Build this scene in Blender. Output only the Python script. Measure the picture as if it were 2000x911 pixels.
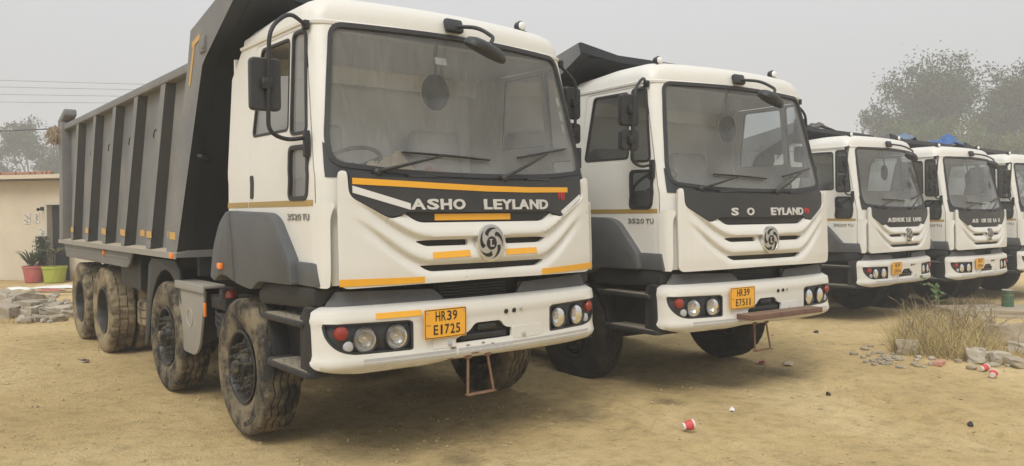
import bpy, bmesh, math, random
import numpy as np
from mathutils import Vector, Matrix
from mathutils.geometry import delaunay_2d_cdt

for o in list(bpy.data.objects): bpy.data.objects.remove(o)
scene = bpy.context.scene
COL = scene.collection
R = math.radians

# ------------------------------------------------------------------ camera
PW, PH, FPX = 2000., 911., 1525.03
CAM = np.array([-3.33, -4.373, 1.661]); YAW, PITCH, ROLL = 0.682, -0.026, -0.007
FW = np.array([math.sin(YAW)*math.cos(PITCH), math.cos(YAW)*math.cos(PITCH), math.sin(PITCH)])
_rt = np.array([math.cos(YAW), -math.sin(YAW), 0.]); _up = np.cross(_rt, FW)
RT = _rt*math.cos(ROLL)+_up*math.sin(ROLL); UP = -_rt*math.sin(ROLL)+_up*math.cos(ROLL)
cd = bpy.data.cameras.new('camera'); cam = bpy.data.objects.new('camera', cd); COL.objects.link(cam)
cam.matrix_world = Matrix(((RT[0], UP[0], -FW[0], CAM[0]), (RT[1], UP[1], -FW[1], CAM[1]), (RT[2], UP[2], -FW[2], CAM[2]), (0, 0, 0, 1)))
cd.sensor_width = 36; cd.lens = FPX/PW*36; cd.clip_start = .05; cd.clip_end = 2000
scene.camera = cam

# ------------------------------------------------------------------ smoggy overcast sky, sun, exposure
SKY_H, SKY_Z = 3.45, 8.2
SUN_EL, SUN_AZ = R(50), R(236)          # azimuth of the sun, measured from +Y towards +X
w = bpy.data.worlds.new('World'); scene.world = w; w.use_nodes = True
nt = w.node_tree; nt.nodes.clear()
sky = nt.nodes.new('ShaderNodeTexSky'); sky.sky_type = 'NISHITA'; sky.sun_disc = False
sky.sun_elevation = SUN_EL; sky.sun_rotation = SUN_AZ; sky.dust_density = 8; sky.air_density = 1.5
hs = nt.nodes.new('ShaderNodeHueSaturation'); hs.inputs['Saturation'].default_value = .10
# even smog deck: brightness grows smoothly from the horizon to the zenith as under any overcast sky
wtc = nt.nodes.new('ShaderNodeTexCoord'); wsx = nt.nodes.new('ShaderNodeSeparateXYZ'); nt.links.new(wtc.outputs['Generated'], wsx.inputs[0])
wmr = nt.nodes.new('ShaderNodeMapRange'); wmr.inputs[1].default_value = 0; wmr.inputs[2].default_value = 1; wmr.inputs[3].default_value = SKY_H; wmr.inputs[4].default_value = SKY_Z; nt.links.new(wsx.outputs['Z'], wmr.inputs[0])
wcl = nt.nodes.new('ShaderNodeMixRGB'); wcl.blend_type = 'MULTIPLY'; wcl.inputs[0].default_value = 1; wcl.inputs[2].default_value = (.965, .99, 1.03, 1); nt.links.new(wmr.outputs[0], wcl.inputs[1])
mx = nt.nodes.new('ShaderNodeMixRGB'); mx.inputs[0].default_value = .85; nt.links.new(wcl.outputs[0], mx.inputs[2])
bg = nt.nodes.new('ShaderNodeBackground'); bg.inputs[1].default_value = .12
wo = nt.nodes.new('ShaderNodeOutputWorld')
nt.links.new(sky.outputs[0], hs.inputs['Color']); nt.links.new(hs.outputs[0], mx.inputs[1])
nt.links.new(mx.outputs[0], bg.inputs[0]); nt.links.new(bg.outputs[0], wo.inputs[0])
sd = bpy.data.lights.new('sun', 'SUN'); sd.energy = 1.45; sd.angle = R(28); sd.color = (1, .965, .91)
sun = bpy.data.objects.new('sun', sd); COL.objects.link(sun)
sdir = Vector((math.sin(SUN_AZ)*math.cos(SUN_EL), math.cos(SUN_AZ)*math.cos(SUN_EL), math.sin(SUN_EL)))
sun.rotation_euler = sdir.to_track_quat('Z', 'Y').to_euler(); sun.location = (-10, -10, 30)
vs = scene.view_settings; vs.view_transform = 'Standard'; vs.look = 'None'; vs.gamma = 1; vs.exposure = 0.38
vs.use_curve_mapping = False
scene.render.engine = 'CYCLES'
scene.cycles.max_bounces = 8; scene.cycles.transparent_max_bounces = 12; scene.cycles.volume_bounces = 1
scene.render.resolution_x = 1024; scene.render.resolution_y = 466

# ------------------------------------------------------------------ ground height and pixel -> ground
def sstep(t, a, b):
    t = np.clip((np.asarray(t, float)-a)/(b-a), 0, 1); return t*t*(3-2*t)
def slope(x): return np.interp(x, [-200, 1.3, 3.3, 10.1, 13.1, 16.5, 200], [0, 0, -.066, -.223, -.272, -.286, -.30])
_rng = np.random.RandomState(5)
_W = [(_rng.uniform(0, 2*np.pi), _rng.uniform(0, 2*np.pi), f) for f in (.5, .7, 1.1, 1.5, 2.1, 2.9, 4.2, 5.7, 8.1, 11., 15., 21.) for _ in range(3)]
def noise(x, y, lo, hi, p=1.0):
    s = 0
    for a, ph, f in _W:
        if lo <= f <= hi: s = s+np.sin(f*(x*np.cos(a)+y*np.sin(a))+ph+1.7*np.sin(f*.6*(y*np.cos(a)-x*np.sin(a))+a*3))/f**p
    return s
DIPS = [((1135, 812), .33, .018), ((1300, 782), .22, .022), ((905, 890), .22, .02), ((1510, 715), .5, .02), ((1420, 740), .35, .018)]
def ray_plane(px, z):
    d = FW+RT*(px[0]-PW/2)/FPX+UP*(PH/2-px[1])/FPX
    return CAM+d*(z-CAM[2])/d[2]
_dips = []
for px, r, h in DIPS:
    q = ray_plane(px, -.03); _dips.append((q[0], q[1], r, h))
TRUCKS = [(0, 0, 0, 0), (3.261, -.125, -.085, -.065), (10.117, 1.635, -.007, -.223), (13.058, 1.441, -.038, -.272), (16.334, 1.379, -.007, -.286)]
def gz(x, y):
    x = np.asarray(x, float); y = np.asarray(y, float)
    z = slope(x)
    near = 1-sstep(np.hypot(x-2, y-2), 18, 40)
    n = .010*noise(x, y, .4, 3.)+.005*noise(x, y, 4., 9.)+.0045*noise(x, y, 10., 30., .6)
    soft = .55+.45*sstep(y, .6, -.6)
    z = z+n*near*soft*.9
    for cx, cy, r, h in _dips:
        d = np.hypot(x-cx, (y-cy)*1.2)/r
        z = z-h*np.exp(-d*d)+h*.5*np.exp(-((d-1.35)/.35)**2)
    for k in range(4):                       # curved wheel ruts swept out from between the first two trucks
        rr = 5.2+.23*k+(1.9 if k > 1 else 0); cx, cy = -3.6, 1.2
        d = np.hypot(x-cx, y-cy)-rr
        m = sstep(y, 1.0, .2)*sstep(x, -1.2, .2)
        z = z-m*(.020*np.exp(-(d/.09)**2)-.012*np.exp(-((abs(d)-.15)/.05)**2))*(1+.35*np.sin(22*np.arctan2(y-cy, x-cx)*rr/2.))
    b = np.exp(-(((x-1.62)/.55)**2+((y-1.55)/1.6)**2))   # low spill of soil between the first two trucks
    z = z+.05*b
    return z
def at(px, py, lift=0.):
    z = 0.
    for _ in range(12):
        q = ray_plane((px, py), z); z = float(gz(q[0], q[1]))
    return Vector((q[0], q[1], z+lift))
def depth_at(px, py, dep):
    d = FW+RT*(px-PW/2)/FPX+UP*(PH/2-py)/FPX
    return Vector(CAM+d*dep)

# ------------------------------------------------------------------ materials
MATS = {}
def mat(name, col, rough=.6, metal=0, dust=0, dustcol=(.36, .28, .17), nscale=6, var=.12, up=0, bump=0, bscale=60, spec=.5, low=None, streak=0, coat=0, thresh=.5, chips=0, updust=None, sharp=1.):
    m = bpy.data.materials.new(name); m.use_nodes = True; n = m.node_tree; n.nodes.clear(); L = n.links.new
    out = n.nodes.new('ShaderNodeOutputMaterial'); b = n.nodes.new('ShaderNodeBsdfPrincipled'); L(b.outputs[0], out.inputs[0])
    b.inputs['Metallic'].default_value = metal; b.inputs['Roughness'].default_value = rough
    b.inputs['Specular IOR Level'].default_value = spec; b.inputs['Coat Weight'].default_value = coat; b.inputs['Coat Roughness'].default_value = .15
    tc = n.nodes.new('ShaderNodeTexCoord'); oi = n.nodes.new('ShaderNodeObjectInfo')
    ad = n.nodes.new('ShaderNodeVectorMath'); ad.operation = 'ADD'
    sc = n.nodes.new('ShaderNodeMath'); sc.operation = 'MULTIPLY'; sc.inputs[1].default_value = 40; L(oi.outputs['Random'], sc.inputs[0])
    L(tc.outputs['Object'], ad.inputs[0]); L(sc.outputs[0], ad.inputs[1])
    nz = n.nodes.new('ShaderNodeTexNoise'); nz.inputs['Scale'].default_value = nscale; nz.inputs['Detail'].default_value = 7; nz.inputs['Roughness'].default_value = .62
    L(ad.outputs[0], nz.inputs['Vector'])
    c1 = n.nodes.new('ShaderNodeMixRGB'); c1.inputs[1].default_value = (*[c*(1-var) for c in col], 1); c1.inputs[2].default_value = (*[min(1, c*(1+var)) for c in col], 1)
    L(nz.outputs[0], c1.inputs[0]); last = c1.outputs[0]
    if dust or up or low or streak:
        fac = None
        def addf(s):
            nonlocal fac
            if fac is None: fac = s; return
            a = n.nodes.new('ShaderNodeMath'); a.operation = 'MAXIMUM'; L(fac, a.inputs[0]); L(s, a.inputs[1]); fac = a.outputs[0]
        n2 = n.nodes.new('ShaderNodeTexNoise'); n2.inputs['Scale'].default_value = nscale*.7; n2.inputs['Detail'].default_value = 9; n2.inputs['Roughness'].default_value = .68
        L(ad.outputs[0], n2.inputs['Vector'])
        if dust:
            mr = n.nodes.new('ShaderNodeMapRange'); mr.inputs[1].default_value = thresh-.16*sharp; mr.inputs[2].default_value = thresh+.22*sharp; mr.inputs[4].default_value = dust
            L(n2.outputs[0], mr.inputs[0]); addf(mr.outputs[0])
        if up:
            g = n.nodes.new('ShaderNodeNewGeometry'); sx = n.nodes.new('ShaderNodeSeparateXYZ'); L(g.outputs['Normal'], sx.inputs[0])
            mr = n.nodes.new('ShaderNodeMapRange'); mr.inputs[1].default_value = .45; mr.inputs[2].default_value = .95; mr.inputs[4].default_value = up
            L(sx.outputs['Z'], mr.inputs[0])
            mu = n.nodes.new('ShaderNodeMath'); mu.operation = 'MULTIPLY'; L(mr.outputs[0], mu.inputs[0])
            m3 = n.nodes.new('ShaderNodeMapRange'); m3.inputs[1].default_value = .25; m3.inputs[2].default_value = .55; m3.inputs[3].default_value = .55; L(n2.outputs[0], m3.inputs[0]); L(m3.outputs[0], mu.inputs[1])
            addf(mu.outputs[0])
        if low:                              # splash dirt below a height of the thing: (z0, z1, amount)
            sx = n.nodes.new('ShaderNodeSeparateXYZ'); L(tc.outputs['Object'], sx.inputs[0])
            mr = n.nodes.new('ShaderNodeMapRange'); mr.inputs[1].default_value = low[1]; mr.inputs[2].default_value = low[0]; mr.inputs[4].default_value = low[2]
            L(sx.outputs['Z'], mr.inputs[0])
            mu = n.nodes.new('ShaderNodeMath'); mu.operation = 'MULTIPLY'; L(mr.outputs[0], mu.inputs[0])
            m3 = n.nodes.new('ShaderNodeMapRange'); m3.inputs[1].default_value = .35; m3.inputs[2].default_value = .62; L(n2.outputs[0], m3.inputs[0]); L(m3.outputs[0], mu.inputs[1])
            addf(mu.outputs[0])
        if streak:
            mp = n.nodes.new('ShaderNodeMapping'); mp.inputs['Scale'].default_value = (9, 9, .7); L(ad.outputs[0], mp.inputs[0])
            n4 = n.nodes.new('ShaderNodeTexNoise'); n4.inputs['Scale'].default_value = 3; n4.inputs['Detail'].default_value = 5; L(mp.outputs[0], n4.inputs['Vector'])
            mr = n.nodes.new('ShaderNodeMapRange'); mr.inputs[1].default_value = .5; mr.inputs[2].default_value = .8; mr.inputs[4].default_value = streak
            L(n4.outputs[0], mr.inputs[0]); addf(mr.outputs[0])
        c2 = n.nodes.new('ShaderNodeMixRGB'); L(fac, c2.inputs[0]); L(last, c2.inputs[1]); c2.inputs[2].default_value = (*dustcol, 1); last = c2.outputs[0]
        rr = n.nodes.new('ShaderNodeMapRange'); rr.inputs[3].default_value = rough; rr.inputs[4].default_value = .92; L(fac, rr.inputs[0]); L(rr.outputs[0], b.inputs['Roughness'])
    if chips:                                # sparse paint chips and specks
        n5 = n.nodes.new('ShaderNodeTexNoise'); n5.inputs['Scale'].default_value = 38; n5.inputs['Detail'].default_value = 2; L(ad.outputs[0], n5.inputs['Vector'])
        n6 = n.nodes.new('ShaderNodeTexNoise'); n6.inputs['Scale'].default_value = 2.2; n6.inputs['Detail'].default_value = 2; L(ad.outputs[0], n6.inputs['Vector'])
        su_ = n.nodes.new('ShaderNodeMath'); su_.operation = 'MULTIPLY_ADD'; L(n6.outputs[0], su_.inputs[0]); su_.inputs[1].default_value = .35; L(n5.outputs[0], su_.inputs[2])
        mr = n.nodes.new('ShaderNodeMapRange'); mr.inputs[1].default_value = .955; mr.inputs[2].default_value = .985; mr.inputs[4].default_value = chips; L(su_.outputs[0], mr.inputs[0])
        c3 = n.nodes.new('ShaderNodeMixRGB'); L(mr.outputs[0], c3.inputs[0]); L(last, c3.inputs[1]); c3.inputs[2].default_value = (.10, .08, .06, 1); last = c3.outputs[0]
    if updust:                               # settled dust on ledges
        g = n.nodes.new('ShaderNodeNewGeometry'); sx = n.nodes.new('ShaderNodeSeparateXYZ'); L(g.outputs['Normal'], sx.inputs[0])
        mr = n.nodes.new('ShaderNodeMapRange'); mr.inputs[1].default_value = .6; mr.inputs[2].default_value = .95; mr.inputs[4].default_value = .9; L(sx.outputs['Z'], mr.inputs[0])
        c3 = n.nodes.new('ShaderNodeMixRGB'); L(mr.outputs[0], c3.inputs[0]); L(last, c3.inputs[1]); c3.inputs[2].default_value = (*updust, 1); last = c3.outputs[0]
    L(last, b.inputs['Base Color'])
    if bump:
        bn = n.nodes.new('ShaderNodeTexNoise'); bn.inputs['Scale'].default_value = bscale; bn.inputs['Detail'].default_value = 5; L(ad.outputs[0], bn.inputs['Vector'])
        bp = n.nodes.new('ShaderNodeBump'); bp.inputs['Strength'].default_value = bump; bp.inputs['Distance'].default_value = .01; L(bn.outputs[0], bp.inputs['Height']); L(bp.outputs[0], b.inputs['Normal'])
    MATS[name] = m; return m
DUST = (.40, .32, .20)
mat('white_paint', (.69, .675, .62), .36, dust=.16, dustcol=(.44, .40, .32), nscale=3, var=.03, up=.25, streak=.14, spec=.45, low=(.6, 1.25, .28), chips=.55)
mat('dark_plastic', (.026, .030, .035), .5, dust=.3, dustcol=(.085, .082, .075), nscale=4, var=.15, up=.35, spec=.35)
mat('step_plastic', (.017, .019, .022), .5, dust=.35, dustcol=(.085, .075, .058), nscale=5, var=.15, up=.7, spec=.3)
mat('fender_plastic', (.070, .075, .081), .5, dust=.55, dustcol=(.165, .16, .148), nscale=3.0, var=.14, up=.35, spec=.4)
mat('black_trim', (.012, .013, .014), .45, dust=.25, dustcol=(.06, .056, .05), nscale=8, up=.35)
mat('rubber_seal', (.017, .017, .018), .55, dust=.3, dustcol=(.08, .076, .068), nscale=14, up=.3)
mat('name_panel', (.024, .026, .029), .45, dust=.45, dustcol=(.065, .062, .058), nscale=7, streak=.3, up=.3)
mat('lamp_housing', (.018, .021, .026), .33, dust=.3, dustcol=(.06, .058, .052), nscale=9)
mat('chassis', (.009, .009, .010), .6, dust=.3, dustcol=(.05, .042, .03), nscale=5, up=.4)
mat('body_steel', (.135, .14, .145), .48, dust=.75, dustcol=(.285, .27, .245), nscale=2.0, var=.18, up=.95, streak=.45, spec=.35, bump=.12, bscale=25, updust=(.42, .35, .25))
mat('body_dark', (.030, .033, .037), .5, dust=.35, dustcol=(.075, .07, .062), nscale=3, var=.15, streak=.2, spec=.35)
mat('body_front', (.018, .022, .027), .42, dust=.25, dustcol=(.06, .058, .055), nscale=5, var=.15, up=.8, streak=.12, spec=.45)
mat('tyre', (.026, .024, .022), .85, dust=.8, dustcol=(.245, .20, .128), nscale=7, var=.3, up=.3, spec=.2, bump=.4, bscale=40, thresh=.50, sharp=.45)
mat('tyre_dark', (.016, .0155, .015), .85, dust=.6, dustcol=(.09, .072, .048), nscale=6, var=.25, up=.3, spec=.2, bump=.3, bscale=40, thresh=.55)
mat('tyre_muddy', (.05, .042, .032), .9, dust=.95, dustcol=(.30, .24, .145), nscale=5, var=.3, up=.4, spec=.15, bump=.4, bscale=40, thresh=.44, sharp=.5)
mat('tyre_letter', (.03, .027, .024), .8)
mat('rim', (.010, .010, .011), .42, dust=.35, dustcol=(.12, .098, .065), nscale=14, up=.3, thresh=.57, sharp=.4)
mat('hub', (.010, .010, .010), .4, dust=.75, dustcol=(.30, .24, .14), nscale=13, up=.3, thresh=.58, sharp=.3)
mat('stud', (.035, .032, .03), .5, metal=.3, dust=.6, dustcol=(.24, .20, .12), nscale=30, thresh=.56)
mat('tank_grey', (.27, .262, .24), .5, dust=.5, dustcol=(.31, .27, .20), nscale=4, up=.6, var=.08)
mat('chrome', (.72, .71, .69), .22, metal=1, var=.03)
mat('badge_silver', (.55, .55, .54), .35, metal=.75, var=.04)
mat('letter_silver', (.62, .61, .58), .42, metal=.15, var=.04)
mat('gold_stripe', (.36, .24, .07), .45, var=.08)
mat('yellow_tape', (.82, .40, .018), .42, var=.06, nscale=20, dust=.12)
mat('white_tape', (.70, .69, .66), .45, var=.04)
mat('plate_yellow', (.85, .41, .025), .4, var=.05, dust=.1)
mat('plate_black', (.012, .012, .012), .5)
mat('plate_faint', (.45, .25, .05), .5)
mat('red_letter', (.62, .035, .03), .45)
mat('grey_letter', (.26, .25, .23), .4, metal=.3)
mat('orange_lens', (.80, .22, .02), .25, var=.1, spec=.6)
mat('red_lens', (.27, .032, .018), .25, var=.12, spec=.6)
mat('grey_lens', (.42, .42, .41), .3)
mat('white_lens', (.75, .75, .73), .15)
mat('mirror_back', (.020, .022, .024), .45, dust=.35, dustcol=(.06, .057, .052), nscale=9, up=.3)
mat('rust', (.16, .075, .04), .8, var=.35, nscale=25, dust=.3)
mat('rust_step', (.13, .062, .045), .7, var=.3, nscale=14, up=.4, dust=.2)
mat('scraped', (.42, .43, .44), .5, metal=.15, dust=.5, dustcol=(.55, .5, .42), nscale=18, var=.2)
mat('interior', (.055, .055, .055), .7, dust=.4, dustcol=(.16, .15, .13), up=.85)
mat('dashboard', (.26, .255, .24), .75, dust=.7, dustcol=(.46, .44, .39), nscale=5, up=.9)
mat('liner', (.78, .775, .75), .85, var=.04)
mat('seat_fabric', (.42, .41, .385), .9, var=.12, nscale=14)
mat('cloth_tan', (.55, .43, .27), .9, var=.25, nscale=16)
mat('cloth_red', (.42, .12, .09), .9, var=.35, nscale=22)
mat('paper', (.72, .72, .68), .7)
mat('concrete', (.34, .295, .22), .9, var=.2, nscale=7, bump=.5, bscale=30, dust=.4, up=.3)
mat('brick_grey', (.30, .265, .205), .9, var=.25, nscale=9, bump=.6, bscale=35, dust=.5)
mat('stone_pale', (.40, .355, .275), .9, var=.18, nscale=9, bump=.4, bscale=40)
mat('brick_red', (.36, .17, .11), .9, var=.3, nscale=10, bump=.4, dust=.3)
mat('plaster', (.60, .53, .41), .9, var=.12, nscale=1.2, dust=.5, dustcol=(.44, .37, .26), streak=.45, low=(0, .8, .6), bump=.2)
mat('roof_sheet', (.17, .16, .15), .8, var=.2, dust=.4)
mat('door_dark', (.02, .022, .026), .6)
mat('door_frame', (.50, .47, .40), .7)
mat('pot_red', (.45, .085, .09), .6, dust=.35, nscale=5)
mat('pot_green', (.36, .42, .045), .6, dust=.25, nscale=5)
mat('soil', (.10, .075, .05), .95, var=.3)
mat('poster', (.56, .52, .44), .8)
mat('poster_ink', (.20, .19, .18), .8)
mat('barrel_green', (.02, .095, .04), .5, dust=.4, up=.6)
mat('barrel_lid', (.33, .32, .29), .6, dust=.6)
mat('cup_white', (.68, .62, .55), .6)
mat('cup_red', (.55, .07, .06), .55)
mat('cup_dark', (.07, .035, .03), .6)
mat('wire', (.045, .045, .05), .6)
mat('pole', (.30, .29, .27), .8)
mat('bark', (.13, .105, .08), .9, var=.3, bump=.6)
mat('jute', (.42, .34, .24), .95, var=.25, nscale=20, bump=.6)
mat('tarp_blue', (.03, .10, .27), .6, var=.25, nscale=8)
mat('tarp_black', (.022, .024, .028), .65, var=.3, dust=.4)
mat('dry_grass', (.44, .345, .155), .9, var=.35, nscale=5)
mat('twig', (.24, .18, .10), .9, var=.3)

def leafmat(name, c):
    m = bpy.data.materials.new(name); m.use_nodes = True; n = m.node_tree; b = n.nodes['Principled BSDF']; L = n.links.new
    tc = n.nodes.new('ShaderNodeTexCoord'); nz = n.nodes.new('ShaderNodeTexNoise'); nz.inputs['Scale'].default_value = .9; nz.inputs['Detail'].default_value = 6
    L(tc.outputs['Object'], nz.inputs['Vector'])
    cr = n.nodes.new('ShaderNodeValToRGB'); cr.color_ramp.elements[0].position = .3; cr.color_ramp.elements[1].position = .7
    cr.color_ramp.elements[0].color = (*[k*.55 for k in c], 1); cr.color_ramp.elements[1].color = (c[0]*1.5, c[1]*1.4, c[2]*1.2, 1)
    L(nz.outputs[0], cr.inputs[0]); L(cr.outputs[0], b.inputs['Base Color']); b.inputs['Roughness'].default_value = .75
    b.inputs['Specular IOR Level'].default_value = .25
    MATS[name] = m
leafmat('leaf_dark', (.046, .068, .036)); leafmat('leaf_green', (.095, .125, .045)); leafmat('leaf_pot', (.07, .11, .04)); leafmat('leaf_pale', (.15, .16, .09))
leafmat('leaf_vine', (.075, .14, .05))

def glassmat(name, tint, dustcol, base, amt, streak, band=0):
    m = bpy.data.materials.new(name); m.use_nodes = True; n = m.node_tree; n.nodes.clear(); L = n.links.new
    out = n.nodes.new('ShaderNodeOutputMaterial'); tr = n.nodes.new('ShaderNodeBsdfTransparent'); tr.inputs[0].default_value = (*tint, 1)
    df = n.nodes.new('ShaderNodeBsdfDiffuse'); df.inputs[0].default_value = (*dustcol, 1)
    gl = n.nodes.new('ShaderNodeBsdfGlossy'); gl.inputs['Roughness'].default_value = .09
    tc = n.nodes.new('ShaderNodeTexCoord'); nz = n.nodes.new('ShaderNodeTexNoise'); nz.inputs['Scale'].default_value = 2.4; nz.inputs['Detail'].default_value = 7
    L(tc.outputs['Object'], nz.inputs['Vector'])
    mp = n.nodes.new('ShaderNodeMapping'); mp.inputs['Scale'].default_value = (11, 6, .8); L(tc.outputs['Object'], mp.inputs[0])
    n2 = n.nodes.new('ShaderNodeTexNoise'); n2.inputs['Scale'].default_value = 4; n2.inputs['Detail'].default_value = 6; L(mp.outputs[0], n2.inputs['Vector'])
    a = n.nodes.new('ShaderNodeMath'); a.operation = 'MULTIPLY_ADD'; L(nz.outputs[0], a.inputs[0]); a.inputs[1].default_value = amt; a.inputs[2].default_value = base-amt*.5
    b = n.nodes.new('ShaderNodeMath'); b.operation = 'MULTIPLY_ADD'; L(n2.outputs[0], b.inputs[0]); b.inputs[1].default_value = streak; L(a.outputs[0], b.inputs[2]); b.use_clamp = True
    if band:                                 # silt left along the lower edge, below the wipers' reach
        sz = n.nodes.new('ShaderNodeSeparateXYZ'); L(tc.outputs['Object'], sz.inputs[0]); mb = n.nodes.new('ShaderNodeMapRange'); mb.inputs[1].default_value = 2.30; mb.inputs[2].default_value = 1.93; mb.inputs[4].default_value = band; L(sz.outputs['Z'], mb.inputs[0])
        ba = n.nodes.new('ShaderNodeMath'); ba.operation = 'MULTIPLY_ADD'; L(nz.outputs[0], ba.inputs[0]); L(mb.outputs[0], ba.inputs[1]); L(b.outputs[0], ba.inputs[2]); ba.use_clamp = True; b = ba
    m1 = n.nodes.new('ShaderNodeMixShader'); L(b.outputs[0], m1.inputs[0]); L(tr.outputs[0], m1.inputs[1]); L(df.outputs[0], m1.inputs[2])
    lw = n.nodes.new('ShaderNodeFresnel'); lw.inputs[0].default_value = 1.45
    m2 = n.nodes.new('ShaderNodeMixShader'); L(lw.outputs[0], m2.inputs[0]); L(m1.outputs[0], m2.inputs[1]); L(gl.outputs[0], m2.inputs[2])
    L(m2.outputs[0], out.inputs[0]); MATS[name] = m
glassmat('windscreen_glass', (.94, .96, .95), (.60, .60, .57), .055, .16, .14, .24)
glassmat('side_glass', (.55, .60, .62), (.50, .50, .48), .05, .14, .07)
glassmat('side_glass_clear', (.90, .92, .92), (.5, .5, .48), .03, .08, .04)
glassmat('side_glass_dusty', (.80, .83, .83), (.62, .62, .60), .26, .2, .1)
glassmat('lamp_glass', (.95, .95, .95), (.5, .48, .44), .06, .1, .0)

def groundmat():
    m = bpy.data.materials.new('dirt'); m.use_nodes = True; n = m.node_tree; b = n.nodes['Principled BSDF']; L = n.links.new
    b.inputs['Roughness'].default_value = .95; b.inputs['Specular IOR Level'].default_value = .15
    tc = n.nodes.new('ShaderNodeTexCoord')
    def nz(s, d=8, r=.6, src=None):
        q = n.nodes.new('ShaderNodeTexNoise'); q.inputs['Scale'].default_value = s; q.inputs['Detail'].default_value = d; q.inputs['Roughness'].default_value = r
        L(src or tc.outputs['Object'], q.inputs['Vector']); return q.outputs[0]
    def ramp(f, stops):
        r = n.nodes.new('ShaderNodeValToRGB')
        while len(r.color_ramp.elements) < len(stops): r.color_ramp.elements.new(.5)
        for e, (p, c) in zip(r.color_ramp.elements, stops): e.position = p; e.color = (*c, 1)
        L(f, r.inputs[0]); return r.outputs[0]
    big = ramp(nz(.45, 6), [(.32, (.47, .342, .158)), (.5, (.565, .420, .202)), (.66, (.66, .51, .268))])
    fine = ramp(nz(7, 10, .7), [(.30, (.52, .50, .46)), (.5, (1, 1, 1)), (.75, (1.25, 1.23, 1.2))])
    mu = n.nodes.new('ShaderNodeMixRGB'); mu.blend_type = 'MULTIPLY'; mu.inputs[0].default_value = .6; L(big, mu.inputs[1]); L(fine, mu.inputs[2])
    grit = ramp(nz(55, 4, .7), [(.30, (.55, .53, .5)), (.45, (1, 1, 1)), (.70, (1.15, 1.15, 1.13))])
    mg = n.nodes.new('ShaderNodeMixRGB'); mg.blend_type = 'MULTIPLY'; mg.inputs[0].default_value = .4; L(mu.outputs[0], mg.inputs[1]); L(grit, mg.inputs[2])
    oil = n.nodes.new('ShaderNodeMixRGB'); L(ramp(nz(1.15, 7, .65), [(.66, (0, 0, 0)), (.76, (.5, .5, .5))]), oil.inputs[0]); L(mg.outputs[0], oil.inputs[1]); oil.inputs[2].default_value = (.15, .115, .07, 1)
    last = oil.outputs[0]
    # damp and oily stains with a place of their own
    for (cx, cy, r, h) in _dips:
        vd = n.nodes.new('ShaderNodeVectorMath'); vd.operation = 'DISTANCE'; L(tc.outputs['Object'], vd.inputs[0]); vd.inputs[1].default_value = (cx, cy, -.05)
        q = n.nodes.new('ShaderNodeMath'); q.operation = 'MULTIPLY_ADD'; L(nz(9, 6, .7), q.inputs[0]); q.inputs[1].default_value = r*1.3; L(vd.outputs['Value'], q.inputs[2])
        mr = n.nodes.new('ShaderNodeMapRange'); mr.inputs[1].default_value = r*1.55; mr.inputs[2].default_value = r*.75; mr.inputs[4].default_value = .55; L(q.outputs[0], mr.inputs[0])
        st = n.nodes.new('ShaderNodeMixRGB'); L(mr.outputs[0], st.inputs[0]); L(last, st.inputs[1]); st.inputs[2].default_value = (.13, .10, .065, 1); last = st.outputs[0]
    L(last, b.inputs['Base Color'])
    bp = n.nodes.new('ShaderNodeBump'); bp.inputs['Strength'].default_value = 1.; bp.inputs['Distance'].default_value = .045
    ms = n.nodes.new('ShaderNodeMath'); ms.operation = 'MULTIPLY_ADD'; L(nz(38, 6, .75), ms.inputs[0]); ms.inputs[1].default_value = .45; L(nz(9, 8, .7), ms.inputs[2])
    L(ms.outputs[0], bp.inputs['Height']); L(bp.outputs[0], b.inputs['Normal']); MATS['dirt'] = m
groundmat()

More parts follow.
